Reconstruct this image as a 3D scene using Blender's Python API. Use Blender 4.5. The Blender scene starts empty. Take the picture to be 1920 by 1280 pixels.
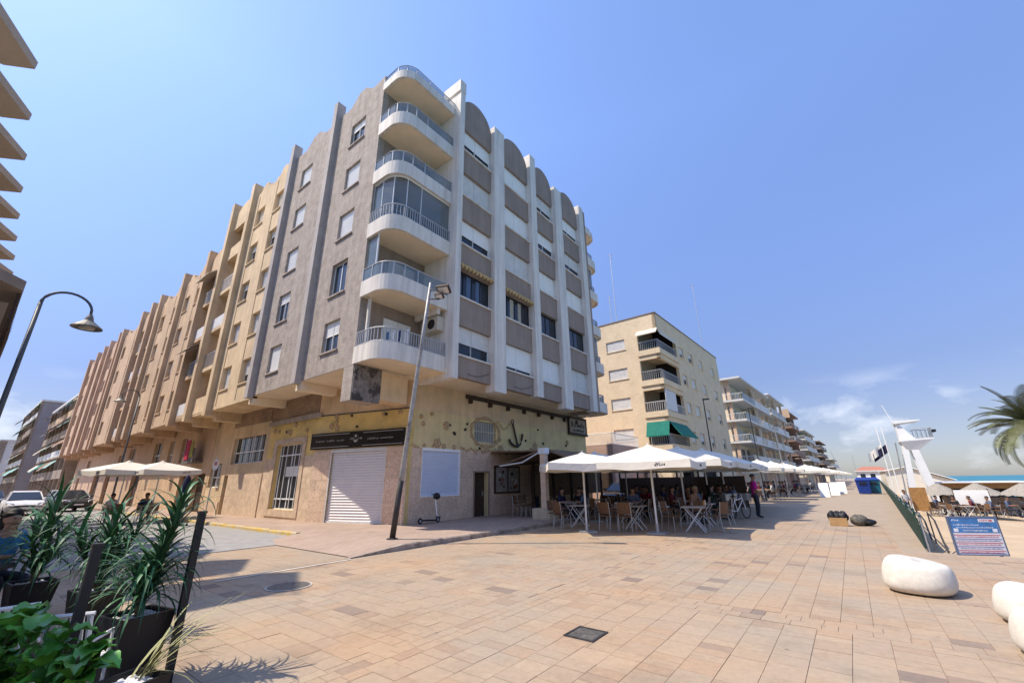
import bpy, bmesh, math, random
from mathutils import Vector, Matrix
random.seed(11)
rad = math.radians
scene = bpy.context.scene
COL = scene.collection
# ------------------------------------------------------------------ camera
cd = bpy.data.cameras.new('camera'); cam = bpy.data.objects.new('camera', cd); COL.objects.link(cam)
yaw, pit, rol, fpx = -0.65645, 0.32675, -0.01502, 777.3
cy, sy, cp, sp = math.cos(yaw), math.sin(yaw), math.cos(pit), math.sin(pit)
fw = Vector((sy*cp, cy*cp, sp)); rt = Vector((cy, -sy, 0)); up = rt.cross(fw)
c_, s_ = math.cos(rol), math.sin(rol)
r2 = c_*rt + s_*up; u2 = -s_*rt + c_*up
m3 = Matrix((r2, u2, -fw)).transposed()
cam.matrix_world = Matrix.Translation((0, 0, 1.6)) @ m3.to_4x4()
cd.sensor_width = 36; cd.lens = fpx/1920*36; cd.clip_start = .1; cd.clip_end = 9000
scene.camera = cam
# ------------------------------------------------------------------ sky, sun, exposure
SUN_EL = rad(56); SUN_DX, SUN_DY = .70, .714       # the light travels towards +x +y
w = bpy.data.worlds.new('World'); scene.world = w; w.use_nodes = True
nt = w.node_tree; nt.nodes.clear()
def N(t, kind, **kw):
    n = t.nodes.new(kind)
    for k, v in kw.items(): setattr(n, k, v)
    return n
sky = N(nt, 'ShaderNodeTexSky'); sky.sky_type = 'NISHITA'; sky.sun_disc = False
sky.sun_elevation = SUN_EL; sky.sun_rotation = math.atan2(-SUN_DX, -SUN_DY)
sky.air_density = 1.0; sky.dust_density = .35; sky.ozone_density = 1.3; sky.altitude = 0
tc = N(nt, 'ShaderNodeTexCoord'); sep = N(nt, 'ShaderNodeSeparateXYZ'); nt.links.new(tc.outputs['Generated'], sep.inputs[0])
mp = N(nt, 'ShaderNodeMapping'); mp.inputs['Scale'].default_value = (3.4, 3.4, 6.5); mp.inputs['Location'].default_value = (1.9, .6, .35)
nt.links.new(tc.outputs['Generated'], mp.inputs[0])
cn = N(nt, 'ShaderNodeTexNoise'); cn.inputs['Scale'].default_value = 1.6; cn.inputs['Detail'].default_value = 9; cn.inputs['Roughness'].default_value = .58
nt.links.new(mp.outputs[0], cn.inputs[0])
cr = N(nt, 'ShaderNodeValToRGB'); cr.color_ramp.elements[0].position = .50; cr.color_ramp.elements[1].position = .66
nt.links.new(cn.outputs['Fac'], cr.inputs[0])
er = N(nt, 'ShaderNodeValToRGB')                    # low fair-weather clouds only, thinning out upwards
for p, v in ((.03, .55), (.07, .8), (.14, .55), (.19, 0)):
    e = er.color_ramp.elements.new(p); e.color = (v, v, v, 1)
er.color_ramp.elements[0].color = (.55, .55, .55, 1); er.color_ramp.elements[-1].color = (0, 0, 0, 1)
nt.links.new(sep.outputs[2], er.inputs[0])
mu = N(nt, 'ShaderNodeMath', operation='MULTIPLY'); nt.links.new(cr.outputs[0], mu.inputs[0]); nt.links.new(er.outputs[0], mu.inputs[1])
mx = N(nt, 'ShaderNodeMixRGB'); mx.inputs[2].default_value = (3.6, 3.8, 4.2, 1)
nt.links.new(mu.outputs[0], mx.inputs[0])
bg = N(nt, 'ShaderNodeBackground'); bg.inputs[1].default_value = .15
gm = N(nt, 'ShaderNodeGamma'); gm.inputs[1].default_value = 1.12; nt.links.new(sky.outputs[0], gm.inputs[0])
hz = N(nt, 'ShaderNodeValToRGB')                    # tint painted by height dims the low sky, so it stays blue instead of whitening out
for p, c in ((.04, (.235, .235, .29)), (.1, (.29, .265, .305)), (.2, (.36, .335, .385)), (.42, (.64, .62, .69)), (.7, (.96, .95, 1.0))):
    e = hz.color_ramp.elements.new(p); e.color = c+(1,)
hz.color_ramp.elements[0].color = (.19, .215, .285, 1); hz.color_ramp.elements[-1].color = (1, 1, 1, 1)
nt.links.new(sep.outputs[2], hz.inputs[0])
tint = N(nt, 'ShaderNodeMixRGB', blend_type='MULTIPLY'); tint.inputs[0].default_value = 1; tint.inputs[2].default_value = (.98, .955, 1.0, 1)
hm = N(nt, 'ShaderNodeMixRGB', blend_type='MULTIPLY'); hm.inputs[0].default_value = 1; nt.links.new(gm.outputs[0], hm.inputs[1]); nt.links.new(hz.outputs[0], hm.inputs[2]); nt.links.new(hm.outputs[0], tint.inputs[1]); nt.links.new(tint.outputs[0], mx.inputs[1])
nt.links.new(mx.outputs[0], bg.inputs[0])
wo = N(nt, 'ShaderNodeOutputWorld'); nt.links.new(bg.outputs[0], wo.inputs[0])
sd = bpy.data.lights.new('sun', 'SUN'); sun = bpy.data.objects.new('sun', sd); COL.objects.link(sun)
sd.energy = 2.8; sd.angle = rad(.53); sd.color = (1.0, .91, .77)
sun.rotation_euler = Vector((SUN_DX*math.cos(SUN_EL), SUN_DY*math.cos(SUN_EL), -math.sin(SUN_EL))).to_track_quat('-Z', 'Y').to_euler()
vs = scene.view_settings
vs.view_transform = 'Standard'; vs.look = 'None'; vs.gamma = 1; vs.exposure = 1.0; vs.use_curve_mapping = False

# ------------------------------------------------------------------ materials
MATS = {}
def mat(name, col, rough=.75, var=.14, scale=2.5, bump=0., bscale=60, metal=0., spec=.35, col2=None, c2pos=(.48, .7), alpha=1., trans=0., rnd=0., streak=0.):
    if name in MATS: return MATS[name]
    m = bpy.data.materials.new(name); m.use_nodes = True; t = m.node_tree
    b = t.nodes['Principled BSDF']; b.inputs['Roughness'].default_value = rough; b.inputs['Metallic'].default_value = metal
    b.inputs['Specular IOR Level'].default_value = spec
    co = N(t, 'ShaderNodeTexCoord')
    n1 = N(t, 'ShaderNodeTexNoise'); n1.inputs['Scale'].default_value = scale; n1.inputs['Detail'].default_value = 7; n1.inputs['Roughness'].default_value = .62
    t.links.new(co.outputs['Object'], n1.inputs[0])
    rp = N(t, 'ShaderNodeValToRGB')
    rp.color_ramp.elements[0].position = .3; rp.color_ramp.elements[1].position = .72
    rp.color_ramp.elements[0].color = tuple(c*(1-var) for c in col[:3])+(1,)
    rp.color_ramp.elements[1].color = tuple(min(1, c*(1+var)) for c in col[:3])+(1,)
    t.links.new(n1.outputs['Fac'], rp.inputs[0]); out = rp.outputs[0]
    if col2:
        n2 = N(t, 'ShaderNodeTexNoise'); n2.inputs['Scale'].default_value = scale*.37; n2.inputs['Detail'].default_value = 8; n2.inputs['Roughness'].default_value = .7
        t.links.new(co.outputs['Object'], n2.inputs[0])
        r3 = N(t, 'ShaderNodeValToRGB'); r3.color_ramp.elements[0].position = c2pos[0]; r3.color_ramp.elements[1].position = c2pos[1]
        t.links.new(n2.outputs['Fac'], r3.inputs[0])
        mm = N(t, 'ShaderNodeMixRGB'); mm.inputs[2].default_value = tuple(col2)+(1,)
        t.links.new(r3.outputs[0], mm.inputs[0]); t.links.new(out, mm.inputs[1]); out = mm.outputs[0]
    if rnd:
        oi = N(t, 'ShaderNodeObjectInfo'); ma = N(t, 'ShaderNodeMapRange')
        ma.inputs[3].default_value = 1-rnd; ma.inputs[4].default_value = 1+rnd; t.links.new(oi.outputs['Random'], ma.inputs[0])
        hs = N(t, 'ShaderNodeHueSaturation'); t.links.new(ma.outputs[0], hs.inputs['Value']); t.links.new(out, hs.inputs['Color']); out = hs.outputs[0]
    if streak:                                       # rain streaks and soot running down the render
        ms = N(t, 'ShaderNodeMapping'); ms.inputs['Scale'].default_value = (2.2, 2.2, .16); t.links.new(co.outputs['Object'], ms.inputs[0])
        ns = N(t, 'ShaderNodeTexNoise'); ns.inputs['Scale'].default_value = 1.6; ns.inputs['Detail'].default_value = 8; ns.inputs['Roughness'].default_value = .68; t.links.new(ms.outputs[0], ns.inputs[0])
        rs_ = N(t, 'ShaderNodeMapRange'); rs_.inputs[1].default_value = .42; rs_.inputs[2].default_value = .72; rs_.inputs[3].default_value = 1.0; rs_.inputs[4].default_value = 1-streak; t.links.new(ns.outputs['Fac'], rs_.inputs[0])
        mk = N(t, 'ShaderNodeMixRGB', blend_type='MULTIPLY'); mk.inputs[0].default_value = 1; t.links.new(out, mk.inputs[1]); t.links.new(rs_.outputs[0], mk.inputs[2]); out = mk.outputs[0]
    t.links.new(out, b.inputs['Base Color'])
    if bump:
        nb = N(t, 'ShaderNodeTexNoise'); nb.inputs['Scale'].default_value = bscale; nb.inputs['Detail'].default_value = 5
        t.links.new(co.outputs['Object'], nb.inputs[0])
        bp = N(t, 'ShaderNodeBump'); bp.inputs['Strength'].default_value = bump; bp.inputs['Distance'].default_value = .03
        t.links.new(nb.outputs['Fac'], bp.inputs['Height']); t.links.new(bp.outputs[0], b.inputs['Normal'])
    if trans: b.inputs['Transmission Weight'].default_value = trans; b.inputs['IOR'].default_value = 1.45
    if alpha < 1: b.inputs['Alpha'].default_value = alpha
    MATS[name] = m; return m
def brick_mat(name, c1, c2, cm, bw, bh, mortar=.012, rough=.85, bump=.4, vert=True, jitter=.35, off=.5):
    m = bpy.data.materials.new(name); m.use_nodes = True; t = m.node_tree; b = t.nodes['Principled BSDF']; b.inputs['Roughness'].default_value = rough
    b.inputs['Specular IOR Level'].default_value = .25
    co = N(t, 'ShaderNodeTexCoord'); sp_ = N(t, 'ShaderNodeSeparateXYZ'); t.links.new(co.outputs['Object'], sp_.inputs[0])
    cb = N(t, 'ShaderNodeCombineXYZ')
    if vert:
        ad = N(t, 'ShaderNodeMath', operation='ADD'); t.links.new(sp_.outputs[0], ad.inputs[0]); t.links.new(sp_.outputs[1], ad.inputs[1])
        t.links.new(ad.outputs[0], cb.inputs[0]); t.links.new(sp_.outputs[2], cb.inputs[1])
    else:
        t.links.new(sp_.outputs[0], cb.inputs[1]); t.links.new(sp_.outputs[1], cb.inputs[0])
    br = N(t, 'ShaderNodeTexBrick'); br.inputs['Scale'].default_value = 1; br.inputs['Brick Width'].default_value = bw; br.inputs['Row Height'].default_value = bh
    br.inputs['Mortar Size'].default_value = mortar; br.inputs['Color1'].default_value = c1+(1,); br.inputs['Color2'].default_value = c2+(1,); br.inputs['Mortar'].default_value = cm+(1,)
    br.offset = off
    t.links.new(cb.outputs[0], br.inputs[0])
    n1 = N(t, 'ShaderNodeTexNoise'); n1.inputs['Scale'].default_value = 1.1; n1.inputs['Detail'].default_value = 8; t.links.new(co.outputs['Object'], n1.inputs[0])
    ma = N(t, 'ShaderNodeMapRange'); ma.inputs[3].default_value = 1-jitter; ma.inputs[4].default_value = 1+jitter; t.links.new(n1.outputs['Fac'], ma.inputs[0])
    hs = N(t, 'ShaderNodeHueSaturation'); t.links.new(ma.outputs[0], hs.inputs['Value']); t.links.new(br.outputs['Color'], hs.inputs['Color'])
    t.links.new(hs.outputs[0], b.inputs['Base Color'])
    bp = N(t, 'ShaderNodeBump'); bp.inputs['Strength'].default_value = bump; bp.inputs['Distance'].default_value = .02; bp.invert = True
    t.links.new(br.outputs['Fac'], bp.inputs['Height']); t.links.new(bp.outputs[0], b.inputs['Normal'])
    MATS[name] = m; return m
G_STUCCO = mat('grey_stucco', (.385, .318, .262), .9, .24, 3.2, .8, 14, col2=(.44, .375, .315), streak=.28)
TAUPE = mat('taupe_paint', (.325, .248, .195), .85, .09, 1.1, .15, 50, streak=.22)
WHITE = mat('white_paint', (.76, .69, .595), .75, .06, 1.2, .15, 40, col2=(.68, .63, .55), c2pos=(.5, .85), streak=.3)
SHUT = mat('white_shutter', (.84, .82, .77), .5, .04, 1.5)
SHUTB = mat('worn_white_shutter', (.66, .64, .60), .6, .10, 3.5, col2=(.5, .48, .44), c2pos=(.55, .8))
CREAM = mat('cream_plaster', (.80, .66, .47), .85, .08, 1.2, .2, 40)
GLASS = mat('dark_glass', (.022, .028, .036), .12, .3, .7, spec=.45)
GLASS2 = mat('blue_grey_glass', (.17, .225, .25), .05, .25, .8, spec=.8, alpha=.42)
ROOM = mat('room_shade', (.03, .028, .026), .9)  # near-black colour stands in for the shade inside unlit rooms
BEIGE = mat('beige_render', (.68, .505, .305), .9, .14, .9, .35, 25, col2=(.47, .33, .2), c2pos=(.5, .8), streak=.25)
BEIGE2 = mat('tan_render', (.585, .41, .25), .9, .14, .9, .35, 25, col2=(.45, .3, .18), c2pos=(.5, .8), streak=.25)
PINKB = mat('pinkish_render', (.58, .40, .255), .9, .14, .9, .3, 25, streak=.25)
ORANGE = mat('orange_plaster', (.72, .515, .30), .88, .14, 1.1, .2, 30, col2=(.50, .37, .25), c2pos=(.5, .8), streak=.2)
YELLOW = mat('ochre_plaster', (.70, .49, .17), .88, .2, 1.5, .25, 30, col2=(.66, .50, .25), c2pos=(.5, .75))
PALEY = mat('pale_ochre_plaster', (.74, .575, .285), .88, .12, 1.4, .3, 30, col2=(.66, .50, .27), c2pos=(.5, .8), streak=.18)
STONE = mat('pink_stone', (.70, .505, .345), .75, .3, 14, .2, 60, rnd=.10, col2=(.55, .385, .27), c2pos=(.46, .72))
STONEY = mat('sand_stone', (.58, .43, .29), .75, .22, 4, .2, 50, rnd=.10)
PEEL = mat('peeled_concrete', (.22, .19, .165), .95, .5, 5, .8, 18, col2=(.07, .06, .055), c2pos=(.49, .54))
BRICKB = brick_mat('weathered_brick', (.30, .19, .115), (.40, .27, .16), (.22, .16, .11), .24, .085, .014, jitter=.4)
CBRICK = brick_mat('cream_brick', (.68, .51, .305), (.78, .615, .395), (.72, .585, .41), .26, .075, .012, jitter=.16, bump=.3)
BLACK = mat('black_metal', (.015, .015, .017), .45, .3, 3)
IRON = mat('dark_iron', (.05, .045, .042), .6, .4, 6, .2, 60, metal=.3)
DWOOD = mat('dark_brown_wood', (.06, .035, .022), .7, .3, 6)
METAL = mat('galvanised', (.45, .45, .44), .45, .18, 4, metal=.6)
RUST = mat('weathered_grey_pole', (.36, .345, .325), .55, .3, 5, .1, 50, metal=.4, col2=(.16, .13, .11), c2pos=(.5, .62))
ALU = mat('white_aluminium', (.72, .72, .70), .4, .05, 3)
BLUEAL = mat('blue_grey_rail', (.25, .30, .36), .4, .1, 3, metal=.3)
CANVAS = mat('white_canvas', (.72, .67, .575), .9, .07, 1.6, .35, 7, col2=(.62, .56, .46), c2pos=(.55, .85))
CANVASB = mat('cream_canvas', (.70, .60, .46), .85, .07, 2, .1, 200)
TAUPEC = mat('brown_canvas', (.20, .13, .08), .9, .2, 3)
GREENC = mat('green_canvas', (.01, .17, .12), .8, .15, 3)
BLUEC = mat('blue_canvas', (.10, .20, .34), .8, .15, 3)
PURPLE = mat('navy_canvas', (.012, .011, .04), .8, .2, 3)
WICKER = mat('brown_wicker', (.17, .09, .045), .75, .35, 30, .4, 90)
TABLET = mat('table_top', (.40, .37, .33), .4, .1, 4)
LEAF = mat('dark_blade_leaf', (.042, .125, .05), .5, .35, 4, spec=.35, rnd=.5, col2=(.10, .11, .035), c2pos=(.56, .8))
LEAFB = mat('fresh_broad_leaf', (.085, .27, .03), .42, .35, 6, spec=.5, rnd=.4)
PALML = mat('palm_leaflet', (.13, .14, .055), .6, .4, 2, rnd=.3)
DRYL = mat('dry_palm_leaf', (.26, .19, .13), .8, .3, 2, rnd=.2)
TRUNK = mat('palm_trunk', (.20, .14, .09), .95, .4, 8, .8, 20)
STEM = mat('green_brown_stem', (.13, .10, .05), .9, .3, 10)
SAND = mat('beach_sand', (.52, .385, .24), .95, .16, .9, .9, 5, col2=(.44, .325, .205), c2pos=(.45, .75))
SEAM = mat('sea_water', (.02, .17, .22), .4, .25, .02, .6, .35, spec=.25, col2=(.045, .24, .27))
FOAM = mat('sea_foam', (.8, .82, .82), .6, .1, 1)
ASPH = mat('light_asphalt', (.31, .295, .275), .9, .16, 3.5, .3, 80, col2=(.36, .33, .29))
YKERB = mat('worn_yellow_kerb', (.56, .38, .10), .85, .3, 8, .2, 60, col2=(.46, .41, .33), c2pos=(.45, .65))
KERB = mat('kerb_stone', (.36, .285, .225), .9, .35, 6, .4, 40, col2=(.14, .11, .09), c2pos=(.52, .68))
CONC = mat('pale_concrete_seat', (.63, .58, .49), .92, .12, 14, .14, 90, col2=(.52, .46, .375), c2pos=(.55, .8))
GREENF = mat('green_mesh', (.006, .04, .026), .7, .4, 6)
BINB = mat('blue_plastic', (.012, .04, .22), .45, .2, 4)
BINT = mat('teal_plastic', (.012, .11, .16), .45, .2, 4)
CARDB = mat('cardboard', (.42, .25, .11), .9, .15, 5)
BAGB = mat('black_bag', (.018, .017, .018), .5, .5, 9, .6, 20)
BAGG = mat('grey_brown_bag', (.13, .115, .09), .7, .5, 9, .6, 20)
STRAW = mat('straw_thatch', (.33, .29, .235), .95, .35, 14, .8, 30)
WOODB = mat('varnished_board', (.34, .175, .055), .6, .25, 5)
SIGNB = mat('sign_blue', (.06, .19, .42), .5, .25, 6)
SIGNW = mat('sign_white', (.74, .73, .74), .5, .06, 6)
SIGNR = mat('sign_red', (.50, .06, .07), .5, .1, 6)
INK = mat('dark_ink', (.05, .05, .06), .7)
GILT = mat('pale_gilt', (.36, .33, .28), .4, .1, 5)
SHELL = mat('ornament_plaster', (.47, .33, .18), .85, .35, 14, .5, 30)
SKIN = mat('skin', (.42, .23, .15), .6, .08, 4)
SKIND = mat('tanned_skin', (.29, .145, .085), .6, .08, 4)
HAIRD = mat('dark_hair', (.02, .014, .01), .6, .3, 30)
HAIRL = mat('grey_blond_hair', (.33, .25, .16), .6, .3, 30)
RED = mat('red_cloth', (.42, .015, .05), .8); OLIVE = mat('olive_cloth', (.25, .22, .03), .8)
BROWNR = mat('brown_red_brick', (.33, .20, .145), .9, .15, 2, .2, 40)
ASHG = mat('grey_gable', (.30, .27, .27), .9, .1, 1)
BROWNF = mat('dull_brown_facade', (.30, .235, .18), .9, .25, 1.2, .3, 30)  # one dull brown with random mottling

# ------------------------------------------------------------------ mesh builder
def fr(ox, oy, ux=1., uy=0.):
    l = math.hypot(ux, uy); ux, uy = ux/l, uy/l
    return lambda a, b, c: (ox+a*ux+b*uy, oy+a*uy-b*ux, c)      # a along the wall, b outwards, c up
IDF = lambda x, y, z: (x, y, z)
class MB:
    def __init__(s, F=IDF): s.v = []; s.f = []; s.m = []; s.F = F; s.k = 0
    def P(s, *p): s.v.append(s.F(*p)); return len(s.v)-1
    def face(s, idx): s.f.append(tuple(idx)); s.m.append(s.k)
    def box(s, a0, a1, b0, b1, c0, c1):
        i = [s.P(a, b, c) for c in (c0, c1) for b in (b0, b1) for a in (a0, a1)]
        for q in ((0, 2, 3, 1), (4, 5, 7, 6), (0, 1, 5, 4), (2, 6, 7, 3), (0, 4, 6, 2), (1, 3, 7, 5)): s.face([i[k] for k in q])
        return s
    def quad(s, *ps): s.face([s.P(*p) for p in ps]); return s
    def loft(s, rings, cap=True, closed=True):
        ids = [[s.P(*p) for p in r] for r in rings]; n = len(ids[0])
        for a, b in zip(ids, ids[1:]):
            for i in range(n if closed else n-1): s.face((a[i], a[(i+1) % n], b[(i+1) % n], b[i]))
        if cap and closed: s.face(ids[0][::-1]); s.face(ids[-1])
        return s
    def prism(s, poly, c0, c1):                  # plan polygon extruded up
        return s.loft([[(x, y, c0) for x, y in poly], [(x, y, c1) for x, y in poly]])
    def plate(s, poly, b0, b1):                  # (a,c) polygon on a wall, from b0 to b1
        return s.loft([[(a, b0, c) for a, c in poly], [(a, b1, c) for a, c in poly]])
    def tube(s, pts, r, n=8, r1=None):
        pts = [Vector(p) for p in pts]; rings = []
        for i, p in enumerate(pts):
            d = (pts[min(i+1, len(pts)-1)]-pts[max(i-1, 0)]).normalized()
            e = Vector((0, 0, 1)) if abs(d.z) < .9 else Vector((1, 0, 0))
            x = d.cross(e).normalized(); y = d.cross(x)
            rr = r if r1 is None else r+(r1-r)*i/(len(pts)-1)
            rings.append([tuple(p+rr*(math.cos(2*math.pi*k/n)*x+math.sin(2*math.pi*k/n)*y)) for k in range(n)])
        return s.loft(rings)
    def bar(s, p, q, t=.04):
        return s.tube([p, q], t*.7, 4)
    def lathe(s, prof, n=20, cx=0, cy=0):
        return s.loft([[(cx+r*math.cos(2*math.pi*k/n), cy+r*math.sin(2*math.pi*k/n), z) for k in range(n)] for r, z in prof])
    def build(s, name, mats, parent=None, smooth=False, base=None):
        me = bpy.data.meshes.new(name)
        off = Vector(base) if base is not None else (wloc(parent) if parent else Vector((0, 0, 0)))
        me.from_pydata([(x-off.x, y-off.y, z-off.z) for x, y, z in s.v], [], s.f)
        for m_ in (mats if isinstance(mats, (list, tuple)) else [mats]): me.materials.append(m_)
        if any(s.m): me.polygons.foreach_set('material_index', s.m)
        if smooth: me.polygons.foreach_set('use_smooth', [True]*len(s.f))
        o = bpy.data.objects.new(name, me); COL.objects.link(o)
        if parent: o.parent = parent
        elif base is not None: o.location = base
        return o
def wloc(o):
    v = Vector((0, 0, 0))
    while o: v += o.location; o = o.parent
    return v
def tag(o, label=None, cat=None, group=None, kind=None):
    if label: o['label'] = label
    if cat: o['category'] = cat
    if group: o['group'] = group
    if kind: o['kind'] = kind
    return o
def thing(name, label, cat, loc=(0, 0, 0), group=None):
    o = bpy.data.objects.new(name, None); COL.objects.link(o); o.location = loc; o.empty_display_size = .2
    return tag(o, label, cat, group)
def dup(o, parent=None):
    c = o.copy(); COL.objects.link(c); c.parent = parent
    for ch in list(o.children): dup(ch, c)
    return c
def place(o, x, y, z=0, rz=0, s=1):
    o.location = (x, y, z); o.rotation_euler = (0, 0, rz); o.scale = (s, s, s); return o
def wall(mb, a0, a1, c0, c1, b0, b1, holes):
    A = sorted({a0, a1, *[x for h in holes for x in h[:2] if a0 < x < a1]}); C = sorted({c0, c1, *[x for h in holes for x in h[2:] if c0 < x < c1]})
    for k in range(len(C)-1):
        zc = (C[k]+C[k+1])/2; run = None
        for i in range(len(A)):
            solid = i < len(A)-1 and not any(h[0] < (A[i]+A[i+1])/2 < h[1] and h[2] < zc < h[3] for h in holes)
            if solid and run is None: run = A[i]
            if not solid and run is not None: mb.box(run, A[i], b0, b1, C[k], C[k+1]); run = None
    return mb
def shutter_strip(mb, a0, a1, b, c0, c1, pitch=.065, d=.014):
    n = max(2, int((c1-c0)/pitch)); p = None
    for i in range(n):
        z0 = c0+(c1-c0)*i/n; z1 = c0+(c1-c0)*(i+.75)/n; z2 = c0+(c1-c0)*(i+1)/n
        mb.quad((a0, b, z0), (a1, b, z0), (a1, b+d, z1), (a0, b+d, z1)); mb.quad((a0, b+d, z1), (a1, b+d, z1), (a1, b, z2), (a0, b, z2))
def window(par, F, a0, a1, c0, c1, shut=1., depth=.13, cols=2, frame=ALU, sill=True, sillmat=None, smat=None, glass=GLASS):
    """window in a wall opening: frame > pane, roller_shutter, sill"""
    e = .003; t = .055; m = MB(F); b = -depth
    m.box(a0+e, a1-e, b-.05, b, c0+e, c0+t); m.box(a0+e, a1-e, b-.05, b, c1-t, c1-e)
    for i in range(cols+1):
        x = a0+e+(a1-a0-2*e-t)*i/cols; m.box(x, x+t, b-.05, b-.002, c0+t, c1-t)
    o = m.build('window', frame, par)
    if shut < 1: MB(F).box(a0+t, a1-t, b-.04, b-.025, c0+t, c1-t-.001).build('pane', glass, o)
    if shut > 0:
        z = c1-.004-(c1-c0-.01)*shut; m = MB(F)
        for i in range(cols):
            x0 = a0+e+(a1-a0-2*e)*i/cols; x1 = a0+e+(a1-a0-2*e)*(i+1)/cols
            shutter_strip(m, x0+.02, x1-.02, b+.008, z, c1-.004)
            m.box(x1-.02, x1-.002, b, b+.028, c0+.01, c1-.004)
            if z > c0+.05: m.box(x0+.02, x1-.022, b+.002, b+.035, z-.035, z-.001)
        m.build('roller_shutter', smat or SHUT, o)
    if sill: MB(F).box(a0-.06, a1+.06, b, .07, c0-.07, c0-.002).build('sill', sillmat or G_STUCCO, o)
    return o
def simple_window(par, F, a0, a1, c0, c1, shut=.5, depth=.12, frame=SHUTB):
    m = MB(F); b = -depth; z = c1-(c1-c0)*shut
    m.k = 0; m.box(a0, a1, b-.04, b, c0, c0+.06); m.box(a0, a0+.05, b-.04, b, c0+.06, c1); m.box(a1-.05, a1, b-.04, b, c0+.06, c1)
    x = (a0+a1)/2; m.box(x-.03, x+.03, b-.04, b, c0+.06, c1)
    if shut > 0: m.box(a0+.05, a1-.05, b+.001, b+.02, z, c1)
    m.k = 1; m.box(a0+.05, a1-.05, b-.03, b-.02, c0+.06, c1)
    return m.build('window', [frame, GLASS], par)
def railing(mb, pts, z0, z1, pitch=.12, r=.011, rail=.022):
    for p, q in zip(pts, pts[1:]):
        L = math.dist(p, q); n = max(1, int(L/pitch))
        for i in range(n):
            x = p[0]+(q[0]-p[0])*(i+.5)/n; y = p[1]+(q[1]-p[1])*(i+.5)/n
            mb.box(x-r, x+r, y-r, y+r, z0, z1)
    mb.tube([(x, y, z1) for x, y in pts], rail, 6)
    mb.tube([(x, y, z0+.05) for x, y in pts], rail*.7, 6)
def band(mb, pts, z0, z1, t):                      # thin upright band following a plan path
    n = len(pts); nor = []
    for i in range(n):
        d = (Vector(pts[min(i+1, n-1)])-Vector(pts[max(i-1, 0)])).normalized(); nor.append(Vector((d.y, -d.x)))
    inn = [(p[0]-t*q.x, p[1]-t*q.y) for p, q in zip(pts, nor)]
    mb.loft([[(p[0], p[1], z0), (p[0], p[1], z1), (q[0], q[1], z1), (q[0], q[1], z0)] for p, q in zip(pts, inn)])
def st(o): return tag(o, kind='structure')

# ================================================================== THE SETTING
FX = lambda y: 1.0+.0345*(y-14.1)                  # seaward edge of the promenade
o = MB().box(-4000, 6000, -4000, 6000, -2.25, -2.2).build('sea', SEAM); st(o)
o = MB().prism([(FX(13.7), 13.7), (9, 14.2), (13, 13), (FX(900)+9, 900), (FX(900), 900)], -3, -2.28).build('beach_base', SAND); st(o)
m = MB(); NX, NY = 26, 60                          # sand sheet falling away from the promenade
for j in range(NY+1):
    y = 13.55+(j/NY)**2.2*700
    for i in range(NX+1):
        f = i/NX; x = FX(y)-.4+f**1.4*14
        d = min(1, max(0, (y-14)/30)); z = -.06-1.05*d-1.3*f**3+.035*math.sin(x*2.1+y*.7)*math.cos(y*1.3)
        m.P(x, y, z)
for j in range(NY):
    for i in range(NX): a = j*(NX+1)+i; m.face((a, a+1, a+NX+2, a+NX+1))
st(m.build('beach', SAND, smooth=True))
m = MB()
for k in range(5):
    pts = []
    for j in range(60):
        y = 60+j*12; x = FX(y)+13+k*4+2.2*math.sin(y*.05+k*2)+1.2*math.sin(y*.17+k); pts.append((x, y))
    for j, (p, q) in enumerate(zip(pts, pts[1:])):
        wd = .5+.9*abs(math.sin(j*1.3+k*2.2))
        if random.random() < .75: m.quad((p[0], p[1], -2.19+.02*k), (p[0]+wd, p[1], -2.19+.02*k), (q[0]+wd, q[1], -2.19+.02*k), (q[0], q[1], -2.19+.02*k))
st(m.build('breaking_wave_foam', FOAM))
PAVF = brick_mat('far_paving', (.352, .272, .193), (.378, .292, .207), (.345, .266, .19), .30, .20, .006, jitter=.16, bump=.15, vert=False, off=.3)
o = MB().prism([(-300, -70), (9, -70), (9, 13.9), (FX(13.7), 13.7), (FX(900), 900), (-300, 900)], -.6, 0).build('promenade', PAVF); st(o)
PROM = o
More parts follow.
